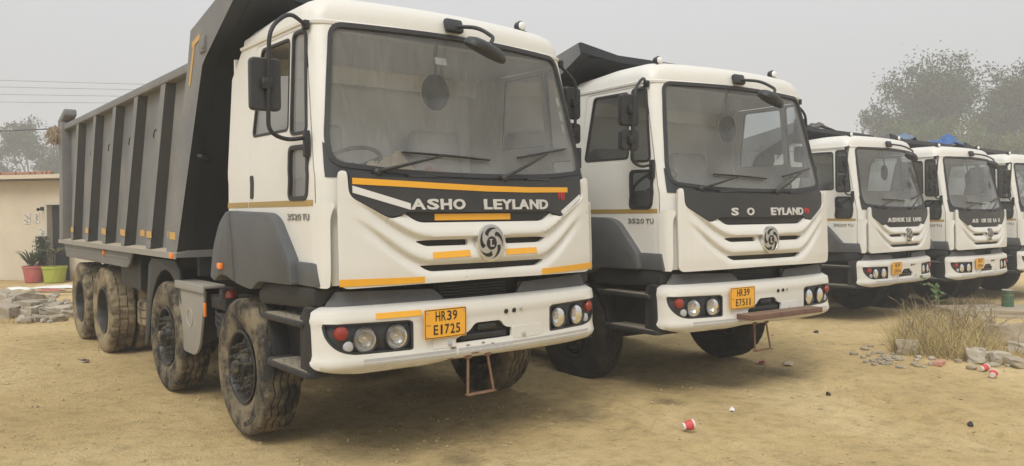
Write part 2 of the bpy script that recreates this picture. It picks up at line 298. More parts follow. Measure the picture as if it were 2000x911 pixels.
# ------------------------------------------------------------------ mesh helpers
def to_mesh(name, v, f, angle=35, smooth=True):
    me = bpy.data.meshes.new(name); me.from_pydata([tuple(map(float, p)) for p in v], [], [tuple(map(int, q)) for q in f]); me.update()
    if smooth and len(me.polygons):
        me.polygons.foreach_set('use_smooth', [True]*len(me.polygons))
        me.set_sharp_from_angle(angle=R(angle))
    return me
class MB:
    def __init__(s): s.v = []; s.f = []
    def add(s, v, f):
        b = len(s.v); s.v += [tuple(p) for p in v]; s.f += [tuple(i+b for i in q) for q in f]; return s
    def box(s, c, d, rot=None):
        v = [Vector((x*d[0]/2, y*d[1]/2, z*d[2]/2)) for x in (-1, 1) for y in (-1, 1) for z in (-1, 1)]
        if rot is not None: v = [rot @ p for p in v]
        return s.add([p+Vector(c) for p in v], [(0, 1, 3, 2), (4, 6, 7, 5), (0, 4, 5, 1), (2, 3, 7, 6), (0, 2, 6, 4), (1, 5, 7, 3)])
    def rbox(s, c, d, bev=.01, seg=2, rot=None):
        bm = bmesh.new(); bmesh.ops.create_cube(bm, size=1)
        for q in bm.verts: q.co = Vector((q.co.x*d[0], q.co.y*d[1], q.co.z*d[2]))
        bmesh.ops.bevel(bm, geom=bm.edges[:], offset=bev, segments=seg, profile=.5, affect='EDGES')
        v = [q.co.copy() for q in bm.verts]; f = [[q.index for q in p.verts] for p in bm.faces]; bm.free()
        if rot is not None: v = [rot @ p for p in v]
        return s.add([p+Vector(c) for p in v], f)
    def prism(s, out, axis, a, b, bev=0):
        """outline of 2-D points extruded along an axis from a to b; x: (y,z) y: (x,z) z: (x,y)"""
        def P(p, t): return {'x': (t, p[0], p[1]), 'y': (p[0], t, p[1]), 'z': (p[0], p[1], t)}[axis]
        n = len(out)
        if bev:
            bm = bmesh.new(); va = [bm.verts.new(P(p, a)) for p in out]; vb = [bm.verts.new(P(p, b)) for p in out]
            bm.faces.new(va); bm.faces.new(vb[::-1])
            for i in range(n): bm.faces.new((va[i], vb[i], vb[(i+1) % n], va[(i+1) % n]))
            bmesh.ops.recalc_face_normals(bm, faces=bm.faces[:])
            es = [e for e in bm.edges if len(e.link_faces) == 2 and e.calc_face_angle(0) > .5]
            bmesh.ops.bevel(bm, geom=es, offset=bev, segments=2, profile=.5, affect='EDGES', clamp_overlap=True)
            bm.verts.index_update(); v = [q.co.copy() for q in bm.verts]; f = [[q.index for q in p.verts] for p in bm.faces]; bm.free(); return s.add(v, f)
        v = [P(p, a) for p in out]+[P(p, b) for p in out]
        return s.add(v, [tuple(range(n))[::-1], tuple(range(n, 2*n))]+[(i, (i+1) % n, (i+1) % n+n, i+n) for i in range(n)])
    def tube(s, path, r, seg=8, cap=True, closed=False):
        path = [Vector(p) for p in path]; n = len(path); rr = r if hasattr(r, '__len__') else [r]*n; v = []; f = []
        prev = None
        for i, p in enumerate(path):
            t = (path[(i+1) % n if closed else min(i+1, n-1)]-path[(i-1) % n if closed else max(i-1, 0)]).normalized()
            if prev is None: u = t.orthogonal().normalized()
            else: u = (prev-t*prev.dot(t)).normalized()
            prev = u; q = t.cross(u)
            v += [p+(u*math.cos(k*2*math.pi/seg)+q*math.sin(k*2*math.pi/seg))*rr[i] for k in range(seg)]
        for i in range(n if closed else n-1):
            a = i*seg; b = ((i+1) % n)*seg
            f += [(a+k, a+(k+1) % seg, b+(k+1) % seg, b+k) for k in range(seg)]
        if cap and not closed: f += [tuple(range(seg))[::-1], tuple(range((n-1)*seg, n*seg))]
        return s.add(v, f)
    def lathe(s, prof, axis='x', c=(0, 0, 0), seg=32, a0=0):
        """prof: (radius, along axis)"""
        v = []; f = []; n = len(prof)
        for k in range(seg):
            t = a0+2*math.pi*k/seg; cs, sn = math.cos(t), math.sin(t)
            for r, h in prof:
                v.append({'x': (c[0]+h, c[1]+r*cs, c[2]+r*sn), 'y': (c[0]+r*cs, c[1]+h, c[2]+r*sn), 'z': (c[0]+r*cs, c[1]+r*sn, c[2]+h)}[axis])
        for k in range(seg):
            a = k*n; b = ((k+1) % seg)*n
            f += [(a+i, a+i+1, b+i+1, b+i) for i in range(n-1)]
        return s.add(v, f)
    def mesh(s, name='mesh', angle=35, smooth=True): return to_mesh(name, s.v, s.f, angle, smooth)
def recalc(me, two=None):
    bm = bmesh.new(); bm.from_mesh(me); bmesh.ops.recalc_face_normals(bm, faces=bm.faces[:]); bm.to_mesh(me); bm.free()
    if two:                                  # forward-facing sheets keep their clean dark paint
        me.materials.append(MATS['body_steel']); me.materials.append(MATS['body_front'])
        for p in me.polygons: p.material_index = 1 if p.normal.y < -.3 else 0
    return me
def arc_path(pts, r, n=5):
    """polyline with rounded corners"""
    pts = [Vector(p) for p in pts]; out = [pts[0]]
    for i in range(1, len(pts)-1):
        a, b, c = pts[i-1], pts[i], pts[i+1]; d1 = (a-b); d2 = (c-b); q = min(r, d1.length*.49, d2.length*.49)
        p1 = b+d1.normalized()*q; p2 = b+d2.normalized()*q
        out += [(p1*(1-t)+b*t)*(1-t)+(b*(1-t)+p2*t)*t for t in [k/n for k in range(n+1)]]
    return out+[pts[-1]]
def rpoly(pts, r, n=5):
    """2-D polygon with rounded corners; r a number or one per corner"""
    m = len(pts); out = []
    for i in range(m):
        a, b, c = Vector(pts[i-1]), Vector(pts[i]), Vector(pts[(i+1) % m]); q = r[i] if hasattr(r, '__len__') else r
        d1 = a-b; d2 = c-b; q = min(q, d1.length*.48, d2.length*.48)
        if q < 1e-4: out.append((b.x, b.y)); continue
        p1 = b+d1.normalized()*q; p2 = b+d2.normalized()*q
        for k in range(n+1):
            t = k/n; p = (p1*(1-t)+b*t)*(1-t)+(b*(1-t)+p2*t)*t; out.append((p.x, p.y))
    return out
def ellipse(cx, cy, rx, ry, n=28): return [(cx+rx*math.cos(2*math.pi*k/n), cy+ry*math.sin(2*math.pi*k/n)) for k in range(n)]
def inside(px, py, poly):
    P = np.asarray(poly); x, y = P[:, 0], P[:, 1]; x2, y2 = np.roll(x, -1), np.roll(y, -1)
    px = np.asarray(px)[:, None]; py = np.asarray(py)[:, None]
    with np.errstate(divide='ignore', invalid='ignore'):
        c = ((y > py) != (y2 > py)) & (px < (x2-x)*(py-y)/(y2-y)+x)
    return c.sum(1) % 2 == 1
def resample(poly, h):
    out = []; m = len(poly)
    for i in range(m):
        a = np.array(poly[i]); b = np.array(poly[(i+1) % m]); k = max(1, int(math.ceil(np.linalg.norm(b-a)/h)))
        out += [tuple(a+(b-a)*j/k) for j in range(k)]
    return out
def patch(outline, holes, fmap, h, o0, o1, relief=None, name='patch', angle=35):
    """a curved plate: 2-D outline with holes laid on the surface fmap(u, v), from offset o0 to o1 (+relief) along its normal"""
    polys = [resample(outline, h)]+[resample(q, h) for q in holes]
    pts = []; edges = []
    for q in polys:
        b = len(pts); pts += q; edges += [(b+i, b+(i+1) % len(q)) for i in range(len(q))]
    A = np.array(polys[0]); u0, v0 = A.min(0); u1, v1 = A.max(0)
    gu, gv = np.meshgrid(np.arange(u0+h*.5, u1, h), np.arange(v0+h*.5, v1, h)); gu = gu.ravel(); gv = gv.ravel()
    ok = inside(gu, gv, polys[0])
    for q in polys[1:]: ok &= ~inside(gu, gv, q)
    gu, gv = gu[ok], gv[ok]
    bp_ = np.array(pts)
    if len(gu):
        dmin = np.min((gu[:, None]-bp_[None, :, 0])**2+(gv[:, None]-bp_[None, :, 1])**2, axis=1)
        k = dmin > (h*.45)**2; gu, gv = gu[k], gv[k]
    allp = [Vector(p) for p in pts]+[Vector((a, b)) for a, b in zip(gu, gv)]
    r = delaunay_2d_cdt(allp, edges, [], 0, 1e-6)
    V = np.array([tuple(p) for p in r[0]]); T = np.array([t for t in r[2] if len(t) == 3])
    cen = V[T].mean(1); ok = inside(cen[:, 0], cen[:, 1], polys[0])
    for q in polys[1:]: ok &= ~inside(cen[:, 0], cen[:, 1], q)
    T = T[ok]; e = 1e-4
    u, v = V[:, 0], V[:, 1]
    P = fmap(u, v); N = np.cross(fmap(u+e, v)-fmap(u-e, v), fmap(u, v+e)-fmap(u, v-e)); N /= np.maximum(np.linalg.norm(N, axis=1), 1e-12)[:, None]
    rel = relief(u, v)[:, None] if relief is not None else 0
    F = P+N*(o1+rel); B = P+N*(o0+(rel if relief is not None else 0)*1.0)
    ar = (V[T[:, 1], 0]-V[T[:, 0], 0])*(V[T[:, 2], 1]-V[T[:, 0], 1])-(V[T[:, 2], 0]-V[T[:, 0], 0])*(V[T[:, 1], 1]-V[T[:, 0], 1])
    T[ar < 0] = T[ar < 0][:, ::-1]
    n = len(V); cnt = {}
    for t in T:
        for i in range(3): cnt[(t[i], t[(i+1) % 3])] = 1
    faces = [tuple(t) for t in T]+[(t[2]+n, t[1]+n, t[0]+n) for t in T]
    for (a, b) in cnt:
        if (b, a) not in cnt: faces.append((b, a, a+n, b+n))
    vv = np.vstack([F, B]); used = sorted(set(i for f in faces for i in f)); mp = {k: i for i, k in enumerate(used)}
    return to_mesh(name, vv[used], [tuple(mp[i] for i in f) for f in faces], angle)

# ------------------------------------------------------------------ object helpers
MC = {}
def link(name, me, m=None, parent=None, loc=(0, 0, 0), rot=None):
    o = bpy.data.objects.new(name, me); COL.objects.link(o)
    if me is not None and m is not None and not me.materials: me.materials.append(MATS[m])
    o.parent = parent; o.location = loc
    if rot is not None: o.rotation_euler = rot
    return o
def part(name, parent, key, fn, m, loc=(0, 0, 0), rot=None):
    k = (key, m)
    if k not in MC:
        r = fn(); MC[k] = r.mesh(key) if isinstance(r, MB) else r
    return link(name, MC[k], m, parent, loc, rot)
def empty(name, loc, rz=0):
    o = bpy.data.objects.new(name, None); COL.objects.link(o); o.location = loc; o.rotation_euler = (0, 0, rz); o.empty_display_size = .2; return o
def tag(o, label, cat, group=None):
    o['label'] = label; o['category'] = cat
    if group: o['group'] = group
    return o
def mirror_mesh(me):
    k = me.name+'_mirror'
    if k in MC: return MC[k]
    n = me.copy(); n.name = k
    bm = bmesh.new(); bm.from_mesh(n)
    for q in bm.verts: q.co.x = -q.co.x
    bmesh.ops.reverse_faces(bm, faces=bm.faces[:]); bm.to_mesh(n); bm.free(); MC[k] = n; return n
def part2(name, parent, key, fn, m, loc=(0, 0, 0)):
    """a part and its mirror twin"""
    a = part(name, parent, key, fn, m, loc); return a, link(name, mirror_mesh(a.data), m, parent, loc)
# glyphs
GL = {}
def glyph(ch, bold, thick):
    k = (ch, bold, thick)
    if k not in GL:
        cu = bpy.data.curves.new('glyph', 'FONT'); cu.body = ch; cu.size = 1; cu.offset = bold; cu.extrude = thick; cu.resolution_u = 3
        o = bpy.data.objects.new('glyph', cu); COL.objects.link(o); bpy.context.view_layer.update()
        me = bpy.data.meshes.new_from_object(o.evaluated_get(bpy.context.evaluated_depsgraph_get()))
        bpy.data.objects.remove(o)
        co = np.array([q.co[:] for q in me.vertices]); me.transform(Matrix.Translation((-co[:, 0].min(), 0, 0)))
        GL[k] = (me, co[:, 0].max()-co[:, 0].min(), co[:, 1].max()-co[:, 1].min())
    return GL[k]
GM = {}
def put_glyph(parent, ch, x, z, wd, ht, fmap, m, off=.004, bold=.03, name='letter', thick=.02, depth=.006):
    """one character as a raised piece, its lower left corner at (x, z) of surface fmap, wd by ht metres"""
    me, gw, gh = glyph(ch, bold, thick)
    co = np.array([q.co[:] for q in me.vertices]); ymin = co[:, 1].min()
    u = x+co[:, 0]/gw*wd; v = z+(co[:, 1]-ymin)/gh*ht
    key = (ch, round(x, 4), round(z, 4), round(wd, 4), m, fmap.__name__)
    if key not in GM:
        e = 1e-4; P = fmap(u, v); N = np.cross(fmap(u+e, v)-fmap(u-e, v), fmap(u, v+e)-fmap(u, v-e)); N /= np.linalg.norm(N, axis=1)[:, None]
        Q = P+N*(off+(co[:, 2:3]/thick)*depth*.5+depth*.5)
        n = me.copy(); n.vertices.foreach_set('co', Q.ravel()); n.update(); n.materials.clear(); GM[key] = n
    return link(name, GM[key], m, parent)
def put_text(parent, txt, x, z, total, ht, fmap, m, gap=.15, skip=(), **kw):
    """characters spread over a total width; blanks and skipped characters leave a gap"""
    ws = [(.45 if c == ' ' else glyph(c, kw.get('bold', .03), kw.get('thick', .02))[1]/.7) for c in txt]
    k = total/(sum(ws)+gap*(len(txt)-1)); out = []
    for i, (c, q) in enumerate(zip(txt, ws)):
        if c != ' ' and i not in skip: out.append(put_glyph(parent, c, x, z, q*k, ht, fmap, m, **kw))
        x += (q+gap)*k
    return out

# ================================================================== setting: ground
def build_ground():
    def axis(lo, a, b, hi, fine, n):
        c = np.arange(a, b, fine); t = np.linspace(0, 1, n)[1:]
        return np.concatenate([(a-(a-lo)*t**2.4)[::-1], c, b+(hi-b)*t**2.4])
    xs = axis(-420, -5, 9.5, 420, .045, 45); ys = axis(-300, -4.2, 8, 480, .045, 45)
    X, Y = np.meshgrid(xs, ys); Z = gz(X, Y); nx, ny = len(xs), len(ys)
    V = np.stack([X.ravel(), Y.ravel(), Z.ravel()], 1)
    i = np.arange(nx*ny).reshape(ny, nx); F = np.stack([i[:-1, :-1], i[:-1, 1:], i[1:, 1:], i[1:, :-1]], -1).reshape(-1, 4)
    me = bpy.data.meshes.new('ground'); me.vertices.add(len(V)); me.vertices.foreach_set('co', V.ravel())
    me.loops.add(F.size); me.loops.foreach_set('vertex_index', F.ravel()); me.polygons.add(len(F)); me.polygons.foreach_set('loop_start', np.arange(0, F.size, 4))
    me.update(calc_edges=True); me.polygons.foreach_set('use_smooth', [True]*len(F))
    o = link('ground', me, 'dirt'); o['kind'] = 'structure'
build_ground()

# ================================================================== the tipper trucks
W0, RC, CB = 1.19, .13, .10
L1 = W0-RC; L2 = RC*math.pi/2
def wz(z): return np.interp(z, [1.1, 1.95, 2.92, 3.2], [1.19, 1.19, 1.13, 1.11])
def yfz(z): return np.interp(z, [1.1, 1.3, 1.9, 1.95, 2.92, 3.1], [.045, .035, .055, .07, .29, .34])
def rsec(u, w0, r):
    s = np.sign(u); a = np.abs(u); l1 = w0-r; l2 = r*math.pi/2
    th = np.clip((a-l1)/r, 0, math.pi/2)
    x = np.minimum(a, l1)+r*np.sin(th); y = r*(1-np.cos(th))+np.maximum(a-l1-l2, 0)
    return s*x, y
def cabP(u, z):
    u = np.asarray(u, float); z = np.asarray(z, float); x, y = rsec(u, W0, RC)
    return np.stack([x*wz(z)/W0, yfz(z)+y+CB*x*x, z], -1)
def su(Y, z): return L1+L2+(Y-float(yfz(z))-RC-CB*W0*W0)
def bumpP(u, z):
    u = np.asarray(u, float); z = np.asarray(z, float); x, y = rsec(u, 1.235, .17)
    return np.stack([x, y+.075*x*x+0*z, z], -1)
def panelP(u, z): return cabP(u, z)
def sideP(s, z):        # driver's side; s grows towards the front
    s = np.asarray(s, float); z = np.asarray(z, float); return cabP(-(L1+L2+(-s-yfz(z)-RC-CB*W0*W0)), z)
def offs(poly, d):
    P = np.array(resample(poly, .05)); n = len(P); out = []
    area = .5*np.sum(P[:, 0]*np.roll(P[:, 1], -1)-np.roll(P[:, 0], -1)*P[:, 1])
    for i in range(n):
        t = P[(i+1) % n]-P[i-1]; t /= np.linalg.norm(t)+1e-9; out.append(tuple(P[i]+np.array([t[1], -t[0]])*d*(1 if area > 0 else -1)))
    return out
def sheet(outline, holes, fmap, h, off, name='sheet'):
    me = patch(outline, holes, fmap, h, off-.004, off, name=name)
    bm = bmesh.new(); bm.from_mesh(me); bm.faces.ensure_lookup_table(); nt_ = (len(bm.faces)); 
    # keep the outer skin only
    n = sum(1 for f in bm.faces if len(f.verts) == 3)//2
    kill = [f for i, f in enumerate(bm.faces) if i >= n]
    bmesh.ops.delete(bm, geom=kill, context='FACES'); bm.to_mesh(me); bm.free(); return me
WS = rpoly([(-1.035, 2.905), (-1.105, 2.13), (-1.08, 1.985), (-.6, 1.935), (0, 1.922), (.6, 1.935), (1.08, 1.985), (1.105, 2.13), (1.035, 2.905), (0, 2.918)], [.08, .2, .13, .2, .4, .2, .13, .2, .08, .3], 6)
def ysl(z): return float(yfz(z))-.055
def side_poly(pts, r): return rpoly([(-su(Y, z), z) for Y, z in pts], r, 5)
DOOR = [(.265+ysl(z), z) for z in (1.34, 1.7, 2.1, 2.5)]+[(.265+ysl(2.885), 2.885), (1.30, 2.885), (1.36, 2.3), (1.36, 1.34)]
WIN = [(.665, 2.23), (.70, 2.845), (1.19, 2.85), (1.295, 2.235)]
QUA = [(.375, 2.19), (.485, 2.868), (.645, 2.866), (.615, 2.195)]
LOW = [(.345, 1.765), (.345, 2.095), (.62, 2.10), (.62, 1.765)]
SHELL = [(-su(1.8, 1.33), 1.33), (-su(1.8, 2.0), 2.0), (-su(1.8, 2.72), 2.72), (-su(1.60, 2.925), 2.925), (su(1.60, 2.925), 2.925), (su(1.8, 2.72), 2.72), (su(1.8, 2.0), 2.0), (su(1.8, 1.33), 1.33), (1.27, 1.33), (1.265, 1.205), (-1.265, 1.205), (-1.27, 1.33)]
def rot180(poly): return [(-u, z) for u, z in poly][::-1]
def tyre(rear):
    Rr = .518; N = 144 if not rear else 132; cols = []            # (h, r, zig, kind)
    half = [(.262, .086), (.268, .104), (.29, .118), (.335, .136), (.40, .146), (.455, .143), (.485, .136), (.505, .126)]
    for r, h in half: cols.append((h, r, 0, 0))
    tread = []
    gs = (.082, .034, -.014+.014, -.034, -.082) if False else (.078, .027, -.027, -.078)
    if rear: gs = (.045, -.045)
    edge = [(.117, Rr-.004, 0, 2), (.10, Rr, 0, 2)]
    for g in gs: gw_ = .006 if not rear else .009; edge += [(g+gw_, Rr, 1, 1), (g+gw_*.6, Rr-.022, 1, 1), (g-gw_*.6, Rr-.022, 1, 1), (g-gw_, Rr, 1, 1)]
    edge += [(-.10, Rr, 0, 2), (-.117, Rr-.004, 0, 2)]
    cols += edge; cols += [(-h, r, 0, 0) for r, h in half[::-1]]
    v = []; f = []; n = len(cols)
    for k in range(N):
        t = 2*math.pi*k/N; z4 = (0, .006, .011, .006, 0, -.006, -.011, -.006)[k % 8] if not rear else (0, .004, .004, 0, -.004, -.004)[k % 6]
        for h, r, zz, kd in cols:
            rr = r
            if rear:
                if kd == 2 and (k % 6 in (0, 1)): rr = r-.020
                if kd == 1 and r > Rr-.01 and k % 6 == 3: rr = r-.014
                if kd == 0 and .47 < r < .51 and (k % 6 in (0, 1)): rr = r-.012
            else:
                if kd == 2 and k % 4 == 0: rr = r-.008
            hh = h+(z4 if zz else 0)
            v.append((-hh, rr*math.cos(t), rr*math.sin(t)))
    for k in range(N):
        a = k*n; b = ((k+1) % N)*n; f += [(a+i, a+i+1, b+i+1, b+i) for i in range(n-1)]
    return recalc(to_mesh('tyre', v, f, 32))
def spin(mb, a):
    c, s = math.cos(a), math.sin(a); mb.v = [(x, y*c-z*s, y*s+z*c) for x, y, z in mb.v]; return mb
def front_rim():
    m = MB().lathe([(.262, -.10), (.272, -.118), (.280, -.128), (.272, -.133), (.258, -.128), (.250, -.112), (.244, -.055), (.228, -.058), (.205, -.080), (.178, -.092), (.10, -.094)], 'x', seg=48)
    return m
def hand_holes():
    m = MB()
    for k in range(8):
        a = 2*math.pi*(k+.5)/8; q = MB().lathe([(0, -.0935), (.019, -.0935), (.023, -.088)], 'x', seg=10); q.v = [(x-.000, y+.207*math.cos(a), z+.207*math.sin(a)) for x, y, z in q.v]; m.add(q.v, q.f)
    return m
def front_hub():
    m = MB().lathe([(.135, -.094), (.132, -.102), (.100, -.106), (.092, -.140), (.080, -.150), (.056, -.153), (.052, -.185), (.043, -.192), (.0, -.192)], 'x', seg=28)
    for k in range(8):
        a = 2*math.pi*k/8; q = MB().lathe([(.010, -.145), (.010, -.162), (0, -.162)], 'x', seg=6); q.v = [(x, y+.070*math.cos(a), z+.070*math.sin(a)) for x, y, z in q.v]; m.add(q.v, q.f)
    return m
def nut_mesh():
    return MB().lathe([(.026, -.090), (.026, -.100), (.0185, -.102), (.0185, -.126), (.0115, -.128), (.0115, -.162), (0, -.164)], 'x', seg=6)
def nuts_joined():
    m = MB()
    for k in range(10):
        a = 2*math.pi*k/10; q = nut_mesh(); m.add([(x, y+.1675*math.cos(a), z+.1675*math.sin(a)) for x, y, z in q.v], q.f)
    return m
def rear_rim():
    return MB().lathe([(.262, -.10), (.272, -.118), (.280, -.128), (.272, -.133), (.258, -.128), (.250, -.10), (.246, .04), (.232, .055), (.20, .075), (.17, .085), (.12, .088)], 'x', seg=48)
def rear_hub():
    m = MB().lathe([(.15, .085), (.145, .07), (.135, .02), (.125, -.03), (.10, -.045), (.05, -.05), (0, -.05)], 'x', seg=24)
    for k in range(10):
        a = 2*math.pi*k/10; q = MB().lathe([(.018, .085), (.018, .055), (.01, .054), (.01, .035), (0, .035)], 'x', seg=6); m.add([(x, y+.1675*math.cos(a), z+.1675*math.sin(a)) for x, y, z in q.v], q.f)
    return m
def wheel(t, x, y, rear, right, a, full, muddy):
    o = part('wheel', t, 'tyre_rear' if rear else 'tyre_front', lambda: tyre(rear), {True: 'tyre_muddy', False: 'tyre', None: 'tyre_dark'}[muddy], (x, y, .512), (a, 0, math.pi if right else 0))
    if rear: part('rim', o, 'rear_rim', rear_rim, 'rim'); part('hub', o, 'rear_hub', rear_hub, 'hub')
    else:
        part('rim', o, 'front_rim', front_rim, 'rim'); part('hub', o, 'front_hub', front_hub, 'hub'); part('hand_holes', o, 'hand_holes', hand_holes, 'chassis')['kind'] = 'stuff'
        if full:
            for k in range(10):
                an = 2*math.pi*k/10; part('wheel_nut', o, 'wheel_nut', nut_mesh, 'stud', (0, .1675*math.cos(an), .1675*math.sin(an)))
        else: part('wheel_nuts', o, 'wheel_nuts', nuts_joined, 'stud')['kind'] = 'stuff'
    return o

# ---- front panel relief: shingle-like swept bands
def prelief(u, z):
    a = np.abs(u); rise = .34*sstep(a, .46, 1.12)
    e0, e1, e2 = 1.62+rise*.55, 1.482+rise*.85, 1.318+rise*1.0; fade = 1-sstep(a, .70, 1.03)
    def band(lo, hi):                        # swells towards its lower edge, then turns in quickly
        t = np.clip((hi-z)/(hi-lo), 0, 1); return sstep(t, 0, .75)*(1-sstep(t, .84, 1.0))
    low = sstep(e2-z, .0, .09)
    return .034*(band(e1, e0)+band(e2, e1)+low)*fade+.034*(1-fade)
SLOTS = [rpoly([(-.575, 1.474), (-.50, 1.440), (-.165, 1.440), (-.165, 1.480), (-.50, 1.480)], [.02, .03, .015, .015, .02]),
         rpoly([(.575, 1.474), (.50, 1.480), (.165, 1.480), (.165, 1.440), (.50, 1.440)], [.02, .02, .015, .015, .03]),
         rpoly([(-.55, 1.312), (-.47, 1.272), (.47, 1.272), (.55, 1.312)], [.02, .04, .04, .02])]
GRILLE = rpoly([(-.64, 1.668), (-.54, 1.607), (.54, 1.607), (.64, 1.668)], [.02, .05, .05, .02])
NAME = rpoly([(-1.0, 1.905), (-1.005, 1.775), (-.745, 1.632), (-.655, 1.652), (-.62, 1.668), (.62, 1.668), (.655, 1.652), (.745, 1.632), (1.005, 1.775), (1.0, 1.905), (.5, 1.892), (0, 1.887), (-.5, 1.892)], [.01, .05, .05, .02, .01, .01, .02, .05, .05, .01, .2, .2, .2])
PANEL = rpoly([(-1.072, 1.915), (-1.078, 1.60), (-1.078, 1.19), (-.7, 1.196), (0, 1.205), (.7, 1.196), (1.078, 1.19), (1.078, 1.60), (1.072, 1.915), (1.02, 1.915), (1.012, 1.77), (.745, 1.622), (.655, 1.644), (.64, 1.66), (.545, 1.598), (-.545, 1.598), (-.64, 1.66), (-.655, 1.644), (-.745, 1.622), (-1.012, 1.77), (-1.02, 1.915)],
              [.03, .1, .06, .2, .2, .2, .06, .1, .03, .03, .05, .05, .02, .01, .05, .05, .01, .02, .05, .05, .03])
def brelief(u, z):
    r = -.06*sstep(z, 1.030, 1.075)**1.3+.014*np.exp(-((z-.715)/.028)**2)-.05*sstep(-z, -.69, -.635)**1.3
    r = r+.010*np.exp(-((z-.985)/.02)**2)
    return r
LAMP = rpoly([(-1.205, .972), (-1.185, .880), (-1.12, .805), (-1.02, .770), (-.605, .762), (-.605, .945), (-.63, .962)], [.02, .06, .06, .08, .02, .03, .02])
FOG = rpoly([(-.275, .770), (.215, .770), (.215, .835), (.15, .845), (.115, .897), (-.115, .897), (-.16, .845), (-.275, .80)], [.01, .01, .01, .03, .03, .03, .03, .01])
BUMP = rpoly([(-1.285, 1.07), (-1.285, .69), (-1.18, .66), (-.98, .635), (-.45, .640), (-.30, .66), (.1, .655), (.45, .645), (.9, .64), (1.18, .66), (1.285, .69), (1.285, 1.07)], [.03, .05, .1, .05, .05, .05, .1, .1, .1, .1, .05, .03])
def lamp_unit(o, housing_key):
    pass
def tape(parent, pts, fmap, m, off, name='reflective_tape', h=.06):
    key = ('tape', tuple(pts), fmap.__name__, m)
    if key not in MC: MC[key] = patch(list(pts), [], fmap, h, off-.004, off)
    return link(name, MC[key], m, parent)
def panelR(u, z):        # the sculpted face of the front panel, for things stuck on it
    u = np.asarray(u, float); z = np.asarray(z, float); e = 1e-4
    P = cabP(u, z); N = np.cross(cabP(u+e, z)-cabP(u-e, z), cabP(u, z+e)-cabP(u, z-e)); N /= np.linalg.norm(N, axis=-1)[..., None]
    return P+N*(.03+prelief(u, z))[..., None]
def bumpR(u, z):
    u = np.asarray(u, float); z = np.asarray(z, float); e = 1e-4
    P = bumpP(u, z); N = np.cross(bumpP(u+e, z)-bumpP(u-e, z), bumpP(u, z+e)-bumpP(u, z-e)); N /= np.linalg.norm(N, axis=-1)[..., None]
    return P+N*brelief(u, z)[..., None]
def plateP(u, z): u = np.asarray(u, float); z = np.asarray(z, float); return np.stack([u-.371, -.014+0*u, z+.921], -1)
def badgeP(u, z):
    u = np.asarray(u, float); z = np.asarray(z, float); r = np.sqrt(u*u+z*z); return np.stack([u, -.038+.35*r*r, z+1.452], -1)

def roof_mesh():
    us = np.concatenate([np.linspace(-su(1.60, 2.925), -L1-L2, 12), np.linspace(-L1-L2, -L1, 9)[1:], np.linspace(-L1, L1, 25)[1:], np.linspace(L1, L1+L2, 9)[1:], np.linspace(L1+L2, su(1.60, 2.925), 12)[1:]])
    base = cabP(us, np.full(len(us), 2.925))
    xb = np.linspace(base[-1, 0], base[0, 0], 12)[1:-1]; back = np.stack([xb, np.full(len(xb), 1.60), np.full(len(xb), 2.925)], 1)
    loop = np.vstack([base, back]); n = len(loop); rings = []
    prof = [(.028, 2.90), (-.012, 2.915), (-.014, 2.935), (.006, 2.945), (.012, 2.99), (.035, 3.04), (.075, 3.085), (.14, 3.115), (.26, 3.132), (.5, 3.146), (.8, 3.152), (1.05, 3.154)]
    for d, z in prof:
        q = loop.copy(); back_f = sstep(q[:, 1], .9, 1.6)
        q[:, 0] *= (1-d/1.13); q[:, 1] = .95+(q[:, 1]-.95)*np.where(q[:, 1] < .95, 1-d/1.13*1.15, 1-d/1.13*2.1 if d < .45 else .165*(1.05-d)/.6)
        q[:, 2] = 2.925+(z-2.925)*(1-.0*back_f)-.03*back_f*(z > 3.0); rings.append(q)
    V = np.vstack(rings); F = []
    for j in range(len(prof)-1):
        a, b = j*n, (j+1)*n; F += [(a+i, a+(i+1) % n, b+(i+1) % n, b+i) for i in range(n)]
    F.append(tuple(range((len(prof)-1)*n, len(prof)*n)))
    return recalc(to_mesh('roof', V, F, 40))

def mirror_part(t, side, two, shift=0):
    s = -1 if side == 'driver' else 1
    X = s*1.45; m0 = (s*1.125, .47, 2.90); Yb = .28 if s < 0 else .60
    key = 'mirror_arm'+side
    path = arc_path([m0, (s*1.30, Yb+.05, 2.93), (X, Yb, 2.80), (X, Yb+.04, 2.17), (s*1.33, Yb+.05, 2.125), (s*1.195, .34, 2.15)], .09)
    o = part('mirror_arm', t, key, lambda: MB().tube(path, .0135, 10).rbox((s*1.198, .325, 2.11), (.035, .05, .17), .008).rbox((s*1.13, .465, 2.90), (.04, .05, .06), .008), 'black_trim')
    hs = [(2.465, .325)] if not two else [(2.625, .28), (2.36, .18)]
    for zc, hh in hs:
        yc = Yb+.04+.022
        def head():
            a = MB(); prof = rpoly([(-.096, -hh/2), (.096, -hh/2), (.096, hh/2), (-.096, hh/2)], .032, 4)
            n = len(prof); v = []; f = []
            for k, (sc, yy) in enumerate(((.93, 0.0), (1.0, .012), (1.0, .045), (.94, .062))):
                v += [(x*sc, -yy, z*sc) for x, z in prof]
            for k in range(3): f += [(k*n+i, k*n+(i+1) % n, (k+1)*n+(i+1) % n, (k+1)*n+i) for i in range(n)]
            f += [tuple(range(n)), tuple(range(3*n, 4*n))[::-1]]
            a.add(v, f); return recalc(to_mesh('mirror_head', a.v, a.f, 50))
        yaw_ = .10*s
        h = part('mirror_head', t, f'mirror_head{hh}', head, 'mirror_back', (X+s*.0, yc+.045, zc), (0, 0, yaw_))
        part('clamp', h, f'clamp{hh}', lambda: MB().rbox((0, -.075, 0), (.075, .045, .075), .012).tube([(-.022, -.1, .0), (-.022, -.085, 0)], .009, 8).tube([(.022, -.1, 0), (.022, -.085, 0)], .009, 8), 'black_trim')

